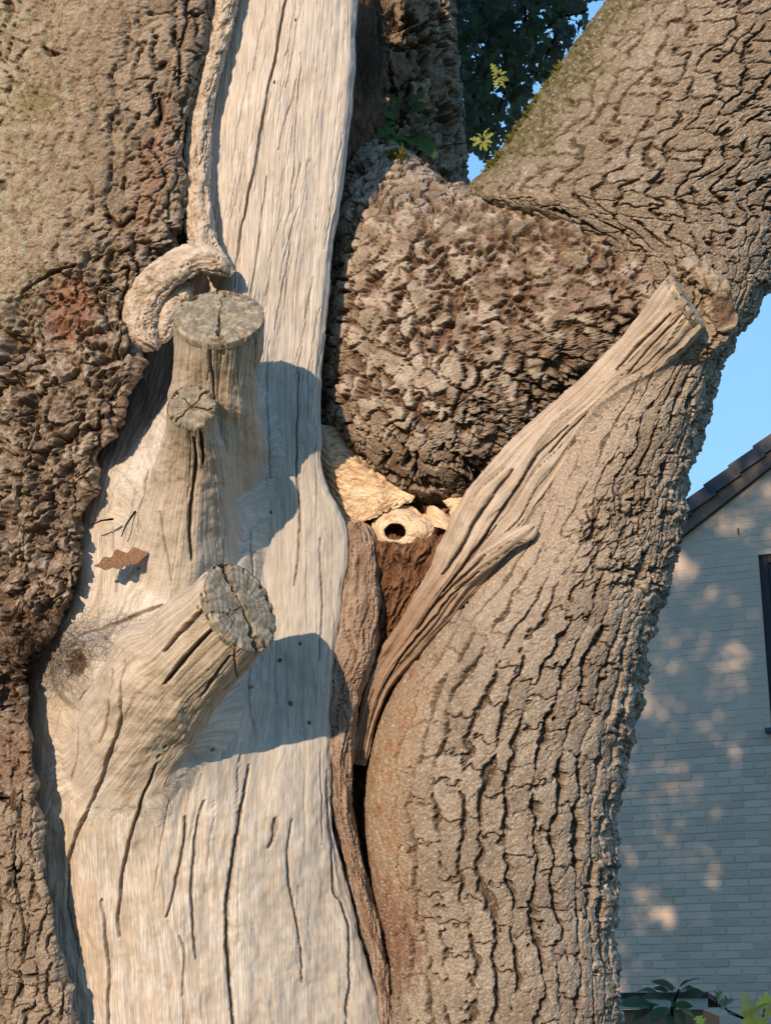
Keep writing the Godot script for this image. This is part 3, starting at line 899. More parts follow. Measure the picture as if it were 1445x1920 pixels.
# a sawn stub whose foot spreads into the wood; foot: [x, y, half width across, half width along]
func stub(spine: Array, foot: Array, cut: Vector3, rays: Array, seed_n: int):
	cut = cut.normalized()
	var rr := rings(spine, 16, cut)
	var side: Vector3 = (rr[-2][0] - rr[-2][8]).normalized()
	var up: Vector3 = (rr[-2][4] - rr[-2][12]).normalized()
	var ax := Vector2(side.x, side.y).normalized()
	var ay := Vector2(-ax.y, ax.x)
	if ay.dot(Vector2(up.x, up.y)) < 0:
		ay = -ay
	var c := P(foot[0], foot[1], 80)
	for grow in [0.8, 1.0, 1.35]:
		var base := PackedVector3Array()
		for k in 16:
			var a := TAU * k / 16
			var q: Vector2 = (ax * (cos(a) * foot[2]) + ay * (sin(a) * foot[3])) * grow
			var x := c.x * 1000.0 + 722.5 + q.x
			var y := 960.0 - c.y * 1000.0 - q.y
			base.append(Vector3((x - 722.5) * 0.001, (960.0 - y) * 0.001, sheet_z(x, y) - (-0.0028 if grow == 1.0 else 0.007 if grow > 1.0 else -0.012)))
		rr.insert(0, base)
	var o := part("branch_stub", carve(loft(rr, 0.002, 0.002, true), stub_skin), M.branch)
	face("cut_face", rr[-1], cut, o, rays, seed_n)

# depth of the bare wood at a place on the trunk
var depth_map := PackedFloat32Array()
func map_sheet(g: Dictionary):
	depth_map.resize(90 * 240)
	depth_map.fill(-9.0)
	for p in g.pos:
		var i := int((p.x * 1000.0 + 722.5) / 10.0)
		var j := int((960.0 - p.y * 1000.0 + 200.0) / 10.0)
		if i >= 0 and i < 90 and j >= 0 and j < 240:
			depth_map[j * 90 + i] = maxf(depth_map[j * 90 + i], p.z)

func sheet_z(x: float, y: float) -> float:
	var i := clampi(int(x / 10.0), 1, 88)
	var j := clampi(int((y + 200.0) / 10.0), 1, 238)
	var t := 0.0
	var n := 0
	for b in range(-1, 2):
		for a in range(-1, 2):
			var v := depth_map[(j + b) * 90 + i + a]
			if v > -1.0:
				t += v
				n += 1
	return t / n if n else 0.0

# a sawn end: growth rings, rays and drying splits, inside the ring of points
func face(called: String, ring: PackedVector3Array, cut: Vector3, parent: Node, rays: Array, seed_n: int):
	var c := Vector3()
	for q in ring:
		c += q
	c /= ring.size()
	var rmax := 0.0
	for q in ring:
		rmax += q.distance_to(c) / ring.size()
	var nr := int(rmax / 0.0016)
	var na := 240
	var g := {"pos": PackedVector3Array(), "nu": na, "nv": nr + 3, "closed": true, "sign": 1.0}
	var cl := PackedColorArray()
	var pos := PackedVector3Array()
	var n := ring.size()
	var off := float(seed_n) * 31.0
	for j in nr + 3:
		var f := minf(1.0, 0.004 + float(j) / nr)
		for i in na:
			var a := TAU * i / na
			var t := float(i) / na * n
			var k := int(t) % n
			var e: Vector3 = ring[k].cubic_interpolate(ring[(k + 1) % n], ring[(k - 1 + n) % n], ring[(k + 2) % n], t - int(t))
			var q := c.lerp(e, f)
			var r := f * rmax * 1000.0
			var h := 3.0 - 3.0 * smoothstep(0.9, 1.0, f)
			h += sin(r / 1.9 + 1.5 * ns.get_noise_2d(cos(a) * 2.0 + off, sin(a) * 2.0)) * 0.22
			var wedge := nf.get_noise_2d(cos(a) * 1.6 + off, sin(a) * 1.6)
			h += wedge * 2.5 * f
			var ray := ns.get_noise_2d(a * 9.0 + off, r / 60.0)
			h += ray * 0.7
			var s := 0.0
			for w in rays:
				var d := absf(wrapf(a - w[0] - 0.12 * ns.get_noise_2d(r / 16.0 + off, w[0]), -PI, PI)) * r
				if f < w[1]:
					s = maxf(s, smoothstep((0.8 + 2.4 * f * w[1]) * (w[2] if w.size() > 2 else 1.0), 0.2, d))
			h -= s * 18.0
			h -= smoothstep(0.78, 1.0, f) * maxf(0.0, nf.get_noise_2d(cos(a) * 3.0 + off, sin(a) * 3.0) - 0.05) * 22.0
			if j > nr:
				h = -6.0 * (j - nr)
			var p2 := nf.get_noise_2d(q.x * 40.0 + off, q.y * 40.0)
			var col := mixc(Color(0.235, 0.205, 0.155), Color(0.37, 0.33, 0.26), 0.5 + p2 + ray * 0.35)
			col = mixc(col, Color(0.5, 0.43, 0.33), smoothstep(0.25, 0.5, nf.get_noise_2d(q.x * 25.0 + 3.0, q.y * 45.0 + off)) * 0.8)
			col = col * (1.0 + 0.13 * sin(r / 1.9 + 1.5 * ns.get_noise_2d(cos(a) * 2.0 + off, sin(a) * 2.0)))
			cl.append(mixc(col, Color(0.1, 0.07, 0.045), s * 0.8))
			pos.append(q + cut * (h * 0.001))
	g.pos = pos
	var nn := normals(g)
	if nn[na * (nr / 2)].dot(cut) < 0:
		g.sign = -1.0
	obj(called, grid_mesh(g, cl), M.wood, parent)

func stamp_cracks():
	cracks.resize(CW * CH)
	for c in [
		[[545, -60, 525, 60, 505, 160, 486, 260, 470, 340, 452, 420, 440, 490, 436, 540], 2.2, 10.0, 15.0], [[500, 330, 480, 480, 470, 560], 1.0, 5.0, 15.0], [[565, 100, 552, 300, 540, 420], 0.8, 4.0, 15.0],
		[[255, 1225, 247, 1330, 220, 1400, 185, 1480, 150, 1550, 120, 1630, 117, 1700, 127, 1760, 139, 1810], 2.8, 16.0, 90.0], [[230, 1245, 220, 1315, 200, 1385], 2.0, 9.0, 100.0], [[306, 1420, 270, 1500, 245, 1570, 228, 1640, 218, 1725, 222, 1765], 2.6, 14.0, 100.0],
		[[192, 1685, 198, 1765, 203, 1830, 201, 1900, 198, 2000], 2.4, 12.0, 75.0], [[350, 1530, 345, 1580, 330, 1650, 313, 1720], 2.4, 10.0, 95.0], [[382, 1500, 367, 1570, 360, 1650, 362, 1730, 368, 1800], 2.0, 10.0, 90.0],
		[[466, 1440, 452, 1510, 442, 1580, 432, 1650, 425, 1730, 430, 1820, 435, 1890, 446, 1960], 3.0, 18.0, 75.0], [[546, 1540, 540, 1590, 545, 1670, 557, 1730, 565, 1790, 565, 1850], 1.6, 9.0, 55.0], [[517, 1535, 512, 1560, 505, 1590], 5.0, 10.0, 60.0],
		[[612, 1450, 617, 1550, 625, 1665, 640, 1700, 650, 1750, 655, 1825, 650, 1900, 648, 1990], 2.0, 12.0, 20.0], [[335, 1755, 345, 1790, 342, 1870], 1.6, 7.0, 90.0], [[155, 1325, 150, 1410, 128, 1468], 1.6, 7.0, 80.0],
		[[960, 880, 900, 960, 862, 1030, 828, 1078], 2.2, 12.0, 30.0], [[1004, 858, 945, 950, 905, 1010, 862, 1070, 830, 1112], 2.6, 14.0, 40.0], [[905, 1040, 870, 1080, 820, 1130, 780, 1185], 2.4, 12.0, 30.0], [[896, 1072, 850, 1112, 810, 1165, 760, 1225, 715, 1300], 2.2, 12.0, 10.0],
		[[1065, 798, 1010, 850, 985, 890], 1.6, 8.0, 40.0], [[1250, 592, 1190, 655, 1160, 690], 2.2, 11.0, 110.0], [[1275, 590, 1215, 655, 1180, 700], 1.4, 7.0, 110.0], [[1120, 760, 1060, 815, 1030, 850], 1.5, 7.0, 45.0], [[930, 985, 880, 1050, 850, 1090], 1.8, 9.0, 40.0],
		[[-40, 1506, 0, 1498, 34, 1502], 3.0, 24.0, 130.0], [[-40, 1322, 0, 1330, 20, 1324], 3.0, 20.0, 120.0], [[-12, 1520, -14, 1600, -4, 1680, -10, 1760, -2, 1900], 3.4, 18.0, 125.0], [[28, 1560, 26, 1640, 40, 1720, 44, 1800], 2.6, 16.0, 132.0], [[0, 1690, 24, 1700, 50, 1692], 2.4, 14.0, 130.0], [[20, 1822, 45, 1832, 72, 1826], 2.6, 16.0, 130.0],
		[[86, 92, 100, 106, 118, 110], 5.0, 16.0, 60.0], [[300, 185, 305, 215, 296, 240], 5.0, 18.0, 85.0], [[355, 40, 340, 110, 338, 170], 2.4, 14.0, 70.0], [[205, 405, 225, 425, 250, 405], 5.0, 20.0, 85.0], [[40, 560, 90, 520, 150, 500], 3.0, 16.0, 70.0],
		[[385, 830, 380, 880, 370, 930, 364, 990, 362, 1050], 3.0, 14.0, 120.0], [[383, 790, 388, 830, 384, 870], 2.6, 14.0, 200.0], [[285, 880, 265, 950, 262, 1000], 1.8, 8.0, 90.0], [[310, 960, 318, 1030, 325, 1090], 1.5, 6.0, 95.0],
		[[408, 640, 406, 700, 404, 760], 1.6, 9.0, 200.0], [[210, 990, 215, 1050, 222, 1110], 1.4, 5.0, 70.0], [[470, 1000, 476, 1100, 470, 1260, 480, 1380], 1.0, 5.0, 5.0], [[560, 700, 556, 860, 562, 1000, 552, 1100], 1.3, 7.0, -8.0],
		[[505, 640, 500, 760, 506, 900], 0.9, 4.0, 0.0], [[600, 1010, 604, 1120, 598, 1240], 1.2, 6.0, -10.0],
		[[425, 1160, 380, 1200, 340, 1245, 304, 1288], 4.0, 18.0, 300.0], [[402, 1128, 365, 1160, 330, 1195, 306, 1222], 3.4, 16.0, 290.0], [[440, 1225, 410, 1260, 375, 1310], 2.4, 9.0, 280.0], [[130, 1215, 175, 1185, 240, 1160, 310, 1132], 3.0, 9.0, 90.0]]:
		crack(c[0], c[1], c[2], c[3])
	# beetle holes
	for q in [[540, 1324, 5], [576, 1360, 4], [521, 1242, 3.5], [418, 1105, 3], [432, 1098, 3], [405, 1120, 2.5], [330, 1380, 3], [406, 1398, 4], [318, 1398, 3.5], [512, 147, 2.5], [552, 30, 2], [505, 960, 3], [250, 1050, 2.5], [268, 1063, 2.5], [470, 1290, 2.5], [560, 1210, 2.5]]:
		crack([q[0], q[1], q[0] + 0.5, q[1] + 4.0], q[2], 9.0, 40.0)
	# hairline splits along the grain
	var r2 := RandomNumberGenerator.new()
	r2.seed = 12
	for n in 110:
		var x := r2.randf_range(90, 640)
		var y := r2.randf_range(-40, 1800)
		if n < 40:
			x = r2.randf_range(390, 650)
			y = r2.randf_range(-60, 600)
		var pts := []
		for q in 7:
			pts.append_array([x, y])
			var lean := (-0.42 * clampf((480.0 - x) / 300.0, 0.0, 1.0) * smoothstep(1750.0, 1500.0, y) if y > 700.0 else -0.18)
			y += r2.randf_range(14, 44)
			x += lean * 30.0
		crack(pts, r2.randf_range(0.45, 0.95), r2.randf_range(1.6, 4.0), 50.0)

# ------------------------------------------------------------------ setting, house
func build_setting():
	var pm := PlaneMesh.new()
	pm.size = Vector2(600, 600)
	var o := obj("ground", pm, mat(Color(0.13, 0.12, 0.065), 1.0))
	o.set_meta("kind", "structure")

# a point at a given distance in front of the camera, from its place in the photograph's frame
func Q(x: float, y: float, d: float) -> Vector3:
	return frame * Vector3((x - 722.5) / 3045.0 * d, (960.0 - y) / 3045.0 * d, DIST - d)

func box(st: SurfaceTool, c: Vector3, size: Vector3, turn := Basis()):
	var b := BoxMesh.new()
	b.size = size
	st.append_from(b, 0, Transform3D(turn, c))

func box_mesh(size: Vector3) -> BoxMesh:
	var b := BoxMesh.new()
	b.size = size
	return b

func build_house():
	var h := Vector3(0.92702, 0, 0.37501)
	var n := Vector3(-0.37501, 0, 0.92702)
	var at := Transform3D(Basis(h, Vector3.UP, n), Vector3(2.655, 0, -14.064))
	var house := thing("house", "pale painted brick house with a dark tiled gable roof behind the oak", "house", at)
	var slope := deg_to_rad(33.6)
	var k := tan(slope)
	# outline under the roof: t = 6.33 + k (s - 0.46); apex at s = 3.6
	var apex := 6.33 + k * 3.14
	var eave := -2.9
	var te := 6.33 + k * (eave - 0.46)
	var wall_m := mat(Color(0.49, 0.405, 0.335), 0.95)
	var wall := tool()
	var roof_at := func(q): return 6.33 + k * (q - 0.46) if q < 3.6 else apex - k * (q - 3.6)
	for q in [[eave, 0.7, -0.2, 99.0], [0.7, 2.0, -0.2, 4.256], [0.7, 2.0, 5.816, 99.0], [2.0, 3.6, -0.2, 99.0], [3.6, 10.1, -0.2, 99.0]]:
		var lo: float = q[2]
		var ring := [Vector2(q[0], lo), Vector2(q[1], lo), Vector2(q[1], minf(q[3], roof_at.call(q[1]))), Vector2(q[0], minf(q[3], roof_at.call(q[0])))]
		for z in [0.0, -0.3]:
			var nz := 1.0 if z == 0.0 else -1.0
			for t3 in ([[0, 2, 1], [0, 3, 2]] if z == 0.0 else [[0, 1, 2], [0, 2, 3]]):
				for e in t3:
					wall.set_normal(Vector3(0, 0, nz))
					wall.add_vertex(Vector3(ring[e].x, ring[e].y, z))
		for e in 4:
			var a: Vector2 = ring[e]
			var b: Vector2 = ring[(e + 1) % 4]
			var nn := Vector3(b.y - a.y, a.x - b.x, 0).normalized()
			for w3 in [Vector3(a.x, a.y, 0), Vector3(b.x, b.y, 0), Vector3(b.x, b.y, -0.3), Vector3(a.x, a.y, 0), Vector3(b.x, b.y, -0.3), Vector3(a.x, a.y, -0.3)]:
				wall.set_normal(nn)
				wall.add_vertex(w3)
	obj("wall", wall.commit(), wall_m, house)
	obj("wall", box_mesh(Vector3(0.3, te + 0.2, 7.6)), wall_m, house, Transform3D(Basis(), Vector3(eave + 0.16, te / 2 - 0.1, -4.12)))
	obj("wall", box_mesh(Vector3(0.3, te + 0.2, 7.6)), wall_m, house, Transform3D(Basis(), Vector3(9.94, te / 2 - 0.1, -4.12)))
	# bricks, laid in half bond; each a part where the photograph shows it
	var tones := []
	for i in 9:
		var v := 0.335 + 0.01 * i
		tones.append(mat(Color(v * 1.18, v * 0.96, v * 0.79), 0.95))
	var meshes := []
	for i in 4:
		var st := SurfaceTool.new()
		st.begin(Mesh.PRIMITIVE_TRIANGLES)
		box(st, Vector3(), Vector3(0.205 - 0.002 * i, 0.056 - 0.001 * (i % 3), 0.03))
		box(st, Vector3(0.0, -0.001 * i, 0.0155), Vector3(0.197 - 0.003 * i, 0.049, 0.005))
		meshes.append(st.commit())
	var rest := SurfaceTool.new()
	rest.begin(Mesh.PRIMITIVE_TRIANGLES)
	var made := 0
	for row in range(0, 118):
		var t := 0.05 + row * 0.065
		var s := -2.8 + (0.1075 if row % 2 else 0.0) + rng.randf_range(-0.004, 0.004)
		while s < 3.0:
			var px_left := lerpf(-0.78, -0.62, clampf((t - 1.8) / 2.4, 0.0, 1.0)) if t < 4.2 else lerpf(-0.6, 0.02, clampf((t - 4.2) / 1.9, 0.0, 1.0))
			var top := 6.33 + k * (s - 0.1 - 0.46)
			var beside := t > 4.22 and t < 5.84
			if beside and s > 0.6 and s < 0.80:
				box(rest, Vector3((s - 0.1025 + 0.698) / 2, t, -0.0112), Vector3(maxf(0.02, 0.698 - s + 0.1025), 0.055, 0.03))
			var in_hole := beside and s + 0.1025 > 0.70 and s - 0.1 < 2.0
			if t + 0.03 < top and not in_hole:
				var c3 := Vector3(s, t, -0.0112 + rng.randf_range(-0.0025, 0.0015))
				var seen := s > px_left - 0.12 and s < 0.86 and t > 1.84
				if seen and made < 300 and not (t > 5.9 and s > 0.3 and row % 2 == 0 and made > 280):
					var b := obj("brick", meshes[rng.randi() % 4], tones[rng.randi() % 9], house, Transform3D(Basis(Vector3.BACK, rng.randf_range(-0.008, 0.008)) * Basis(Vector3.UP, rng.randf_range(-0.01, 0.01)), c3))
					made += 1
				else:
					box(rest, c3, Vector3(0.203, 0.055, 0.03))
			s += 0.215
	var ro := obj("brickwork", rest.commit(), tones[4], house)
	ro.set_meta("kind", "stuff")
	# window
	var wm := mat(Color(0.025, 0.027, 0.032), 0.4)
	var w := obj("window", box_mesh(Vector3(0.07, 1.56, 0.07)), wm, house, Transform3D(Basis(), Vector3(0.737, 5.036, -0.07)))
	obj("frame", box_mesh(Vector3(1.22, 0.07, 0.07)), wm, w, Transform3D(Basis(), Vector3(0.648, 0.743, 0)))
	obj("frame", box_mesh(Vector3(1.22, 0.07, 0.07)), wm, w, Transform3D(Basis(), Vector3(0.648, -0.743, 0)))
	obj("frame", box_mesh(Vector3(0.07, 1.56, 0.07)), wm, w, Transform3D(Basis(), Vector3(1.2, 0, 0)))
	obj("pane", box_mesh(Vector3(1.14, 1.42, 0.012)), mat(Color(0.02, 0.025, 0.035), 0.08), w, Transform3D(Basis(), Vector3(0.6, 0, 0.0)))
	obj("sill", box_mesh(Vector3(1.4, 0.04, 0.14)), mat(Color(0.05, 0.06, 0.09), 0.5), w, Transform3D(Basis(), Vector3(0.62, -0.8, 0.075)))
	obj("vent_slot", box_mesh(Vector3(0.012, 0.06, 0.01)), wm, house, Transform3D(Basis(), Vector3(0.545, 6.05, 0.016)))
	# roof
	var rm := mat(Color(0.045, 0.045, 0.052), 0.7)
	var turn := Basis(Vector3.BACK, slope)
	var up := Vector3(-sin(slope), cos(slope), 0)
	var along := Vector3(cos(slope), sin(slope), 0)
	var foot := Vector3(0.46, 6.33, 0)
	obj("roof", box_mesh(Vector3(7.8, 0.06, 8.3)), rm, house, Transform3D(turn, foot + along * -0.1 + up * 0.135 + Vector3(0, 0, -4.2)))
	obj("roof", box_mesh(Vector3(7.8, 0.06, 8.3)), rm, house, Transform3D(Basis(Vector3.BACK, -slope), Vector3(3.6 + 3.14 + 0.1 * cos(slope), 6.33 - 0.05, 0) + Vector3(sin(slope), cos(slope), 0) * 0.135 + Vector3(0, 0, -4.2)))
	obj("barge_board", box_mesh(Vector3(7.6, 0.115, 0.03)), mat(Color(0.105, 0.09, 0.08), 0.7), house, Transform3D(turn, foot + along * -0.1 + up * 0.052 + Vector3(0, 0, 0.06)))
	var tm := []
	for i in 3:
		tm.append(mat(Color(0.05 + 0.008 * i, 0.05 + 0.008 * i, 0.06 + 0.009 * i), 0.55))
	var ts := SurfaceTool.new()
	ts.begin(Mesh.PRIMITIVE_TRIANGLES)
	box(ts, Vector3(0.0, 0.0, -0.15), Vector3(0.33, 0.022, 0.3))
	box(ts, Vector3(0.0, -0.05, 0.012), Vector3(0.33, 0.124, 0.024))
	box(ts, Vector3(-0.15, 0.004, -0.15), Vector3(0.03, 0.026, 0.298))
	var tile := ts.commit()
	for i in range(-9, 9):
		obj("roof_tile", tile, tm[(i + 12) % 3], house, Transform3D(Basis(Vector3.BACK, slope - 0.075), foot + along * (i * 0.279 + 0.1) + up * 0.215 + Vector3(0, 0, 0.09)))
	# small shed by the house wall
	var d9 := Q(1317, 1871, 9.0)
	var f1 := Vector3(-0.971, 0, -0.239)
	var shed := thing("garden_shed", "low brown timber shed with a grey fascia at the foot of the house wall", "shed", Transform3D(Basis(-f1, Vector3.UP, Vector3(-0.239, 0, 0.971)), Vector3(d9.x, 0, d9.z)))
	var bm := [mat(Color(0.15, 0.105, 0.07), 0.85), mat(Color(0.17, 0.12, 0.082), 0.85), mat(Color(0.135, 0.092, 0.06), 0.85)]
	var top := d9.y
	obj("wall", box_mesh(Vector3(2.0, top - 0.06, 1.8)), bm[2], shed, Transform3D(Basis(), Vector3(-1.03, (top - 0.06) / 2, -0.93)))
	for i in 14:
		obj("plank", box_mesh(Vector3(2.0, 0.128, 0.02)), bm[i % 3], shed, Transform3D(Basis(), Vector3(-1.01, top - 0.125 - i * 0.132, -0.015)))
		obj("plank", box_mesh(Vector3(0.02, 0.128, 1.8)), bm[(i + 1) % 3], shed, Transform3D(Basis(), Vector3(-0.015, top - 0.125 - i * 0.132, -0.93)))
	obj("fascia", box_mesh(Vector3(2.05, 0.055, 0.03)), mat(Color(0.3, 0.3, 0.28), 0.7), shed, Transform3D(Basis(), Vector3(-1.0, top - 0.03, 0.016)))
	obj("roof", box_mesh(Vector3(2.1, 0.03, 1.95)), mat(Color(0.03, 0.03, 0.033), 0.8), shed, Transform3D(Basis(), Vector3(-1.02, top + 0.014, -0.93)))

# ------------------------------------------------------------------ leaves
# a leaf one metre long up its own y axis, facing z; wide: half width, lobes: 0 for a smooth edge
func leaf_mesh(wide: float, lobes: float, curl: float, fold: float, fine := 26, notch := 0.3) -> ArrayMesh:
	var rows := []
	for i in fine + 1:
		var t := float(i) / fine
		var w := wide * pow(sin(PI * pow(t, 0.8 if lobes > 0 else 0.9)), 0.75)
		if lobes > 0:
			w *= 1.02 - notch + notch * cos(TAU * (t * lobes + 0.35))
		w = maxf(w, 0.012)
		var z := -curl * t * t
		var r := PackedVector3Array()
		for k in 5:
			var a := (k - 2) / 2.0
			r.append(Vector3(w * a, t + absf(a) * (0.06 if lobes > 0 else 0.02) * sin(PI * t), z + fold * absf(a) * w + 0.02 * sin(9.0 * t + 3.0 * a) * absf(a)))
		rows.append(r)
	var pos := PackedVector3Array()
	for r in rows:
		pos.append_array(r)
	var g := {"pos": pos, "nu": 5, "nv": fine + 1, "closed": false, "sign": 1.0}
	var cl := PackedColorArray()
	cl.resize(pos.size())
	cl.fill(Color.WHITE)
	return grid_mesh(g, cl)

# leaf from its foot to its tip, its face turned to a direction
func leaf_at(foot: Vector3, tip: Vector3, facing: Vector3) -> Transform3D:
	var y := tip - foot
	var l := y.length()
	y /= l
	var x := y.cross(facing).normalized()
	var z := x.cross(y)
	return Transform3D(Basis(x * l, y * l, z * l), foot)

func stick(st: SurfaceTool, pts: Array, r0: float, r1: float, sides := 5):
	# thin tapering stem through points
	for i in pts.size() - 1:
		var a: Vector3 = pts[i]
		var b: Vector3 = pts[i + 1]
		var t := (b - a).normalized()
		var s := t.cross(Vector3(0.3, 0.2, 1.0)).normalized()
		var u := s.cross(t)
		var ra := lerpf(r0, r1, float(i) / (pts.size() - 1))
		var rb := lerpf(r0, r1, float(i + 1) / (pts.size() - 1))
		for k in sides:
			var a0 := TAU * k / sides
			var a1 := TAU * (k + 1) / sides
			var d0 := s * cos(a0) + u * sin(a0)
			var d1 := s * cos(a1) + u * sin(a1)
			for q in [[a + d0 * ra, d0], [b + d0 * rb, d0], [b + d1 * rb, d1], [a + d0 * ra, d0], [b + d1 * rb, d1], [a + d1 * ra, d1]]:
				st.set_normal(q[1])
				st.add_vertex(q[0])

func tool() -> SurfaceTool:
	var st := SurfaceTool.new()
	st.begin(Mesh.PRIMITIVE_TRIANGLES)
	return st

func rand_dir() -> Vector3:
	return Vector3(rng.randf_range(-1, 1), rng.randf_range(-1, 1), rng.randf_range(-1, 1)).normalized()

func scatter(called: String, leaf: Mesh, m: Material, spots: Array[Transform3D], parent: Node, at: Transform3D) -> MultiMeshInstance3D:
	var mm := MultiMesh.new()
	mm.transform_format = MultiMesh.TRANSFORM_3D
	mm.mesh = leaf
	mm.instance_count = spots.size()
	for i in spots.size():
		mm.set_instance_transform(i, spots[i])
	var o := MultiMeshInstance3D.new()
	o.multimesh = mm
	o.material_override = m
	o.transform = at
	add_to(parent, o, called)
	o.set_meta("kind", "stuff")
	return o

func build_foliage():
	var inv := oak.transform.affine_inverse() * frame
	var lm := leaf_mesh(0.3, 4.0, 0.2, 0.25, 22)
	# crown behind the fork
	var spots: Array[Transform3D] = []
	while spots.size() < 1350:
		var x := rng.randf_range(840, 1150)
		var y := rng.randf_range(-90, 330)
		var edge := 1095.0 - maxf(0.0, y - 20.0) * 0.62 + 28.0 * ns.get_noise_2d(y / 26.0, 3.0)
		var low := 282.0 - absf(x - 905.0) * 0.3
		if x > edge or y > low or (x < 890.0 and y > 290.0):
			continue
		if nf.get_noise_2d(x / 38.0 + 4.0, y / 38.0) > 0.12 + 0.16 * smoothstep(1000.0, 900.0, x):
			continue
		var z := rng.randf_range(-1900, -1150)
		var p := P(x, y, z)
		var d := (rand_dir() + Vector3(0, -0.4, 0)).normalized()
		var f := (rand_dir() + Vector3(0, 0.3, 0.9)).normalized()
		spots.append(leaf_at(p, p + d * rng.randf_range(0.04, 0.068), f))
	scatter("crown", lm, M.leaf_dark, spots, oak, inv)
	var st := tool()
	for q in [[[985, -60], [984, 40], [960, 130], [930, 220]], [[1060, -50], [1045, 60], [1000, 150]], [[1098, 20], [1060, 30], [1010, 60]], [[880, 150], [905, 240], [925, 295]]]:
		var pts := []
		for a in q:
			pts.append(P(a[0], a[1], -1400))
		stick(st, pts, 0.005, 0.002)
	part("twig", st.commit(), mat(Color(0.06, 0.045, 0.03)))
	# crown high on the left, outside the frame, whose shade dapples the house
	spots = []
	while spots.size() < 20000:
		var p := Vector3(rng.randf_range(-3.2, -1.2), rng.randf_range(0.2, 6.2), rng.randf_range(-0.6, 0.3))
		if ns.get_noise_2d(p.x / 0.58 + 7.0, p.y / 0.58) + 0.12 * ns.get_noise_2d(p.x / 0.16, p.y / 0.16 + 5.0) > 0.36:
			continue
		spots.append(leaf_at(p, p + rand_dir() * rng.randf_range(0.07, 0.11), (rand_dir() + Vector3(0, 0.2, 0.8)).normalized()))
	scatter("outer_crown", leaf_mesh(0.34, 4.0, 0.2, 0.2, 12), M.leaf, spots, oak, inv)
	st = tool()
	stick(st, [Vector3(-0.8, 2.6, -0.4), Vector3(-1.4, 3.0, -0.3), Vector3(-2.1, 3.5, -0.2), Vector3(-2.9, 4.1, -0.1)], 0.09, 0.02, 8)
	stick(st, [Vector3(-1.4, 3.0, -0.3), Vector3(-1.7, 2.2, -0.2), Vector3(-2.2, 1.4, -0.1), Vector3(-2.5, 0.7, -0.1)], 0.04, 0.008, 6)
	part("limb", st.commit(), M.dark)
	# two sunlit sprigs in the fork
	var lit := [leaf_mesh(0.27, 3.5, 0.25, 0.3), leaf_mesh(0.33, 4.0, 0.1, 0.4), leaf_mesh(0.24, 3.0, 0.4, 0.2)]
	for sp in [[935, 142, -480], [905, 262, -470]]:
		st = tool()
		var c := P(sp[0], sp[1], sp[2])
		stick(st, [P(sp[0] - 75, sp[1] + 12, sp[2] - 60), P(sp[0] - 30, sp[1] + 6, sp[2] - 20), c], 0.0016, 0.0009)
		var twig := part("twig", st.commit(), mat(Color(0.3, 0.26, 0.2)))
		for a in [-15, 40, 80, 118, 160, 205, 250, 285, 325]:
			var r: float = rng.randf_range(0.017, 0.031)
			var d := Vector3(cos(deg_to_rad(a)), sin(deg_to_rad(a)) * 0.9 - 0.15, rng.randf_range(-0.2, 0.7)).normalized()
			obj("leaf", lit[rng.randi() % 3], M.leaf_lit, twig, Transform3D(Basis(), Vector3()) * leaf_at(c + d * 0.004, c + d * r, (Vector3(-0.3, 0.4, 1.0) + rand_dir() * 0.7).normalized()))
	# shaded sprig on the rear stem
	st = tool()
	var c2 := P(742, 250, -430)
	stick(st, [P(728, 300, -440), c2, P(770, 200, -420)], 0.002, 0.001)
	var sprig := part("twig", st.commit(), mat(Color(0.12, 0.09, 0.06)))
	for q in [[742, 225, 708, 190], [745, 210, 752, 168], [760, 215, 800, 188], [768, 235, 812, 222], [762, 245, 812, 262], [755, 255, 818, 288], [748, 255, 768, 300], [740, 250, 722, 292], [738, 240, 700, 258], [765, 205, 790, 170], [742, 232, 700, 225]]:
		obj("leaf", lit[rng.randi() % 3], M.leaf, sprig, leaf_at(P(q[0], q[1], -430), P(q[2], q[3], -400 + rng.randf_range(-40, 40)), (Vector3(0, 0.4, 1) + rand_dir() * 0.5).normalized()))
	# moss along the shaded edge of the limb and on the collar's shoulder
	spots = []
	var blade := leaf_mesh(0.14, 0.0, 0.3, 0.2, 3)
	while spots.size() < 2600:
		var t := rng.randf()
		var y := lerpf(360.0, 70.0, t)
		var xl := lerpf(888.0, 1092.0, pow(t, 0.96)) + rng.randf_range(-2, 26) * rng.randf()
		if nf.get_noise_2d(y / 30.0, xl / 60.0) < -0.12:
			continue
		var z := -205.0 + rng.randf_range(-60, 70)
		var p := P(xl, y, z)
		spots.append(leaf_at(p, p + (Vector3(-0.7, 0.5, 0.4) + rand_dir() * 0.8) * rng.randf_range(0.005, 0.012), rand_dir()))
	for k in 260:
		var p := P(742 + rng.randfn() * 10, 296 + rng.randfn() * 6, -230 + rng.randfn() * 14)
		spots.append(leaf_at(p, p + (Vector3(0, 0.7, 0.4) + rand_dir() * 0.7) * rng.randf_range(0.006, 0.014), rand_dir()))
	scatter("moss", blade, mat(Color(0.13, 0.125, 0.03), 0.9), spots, oak, inv)

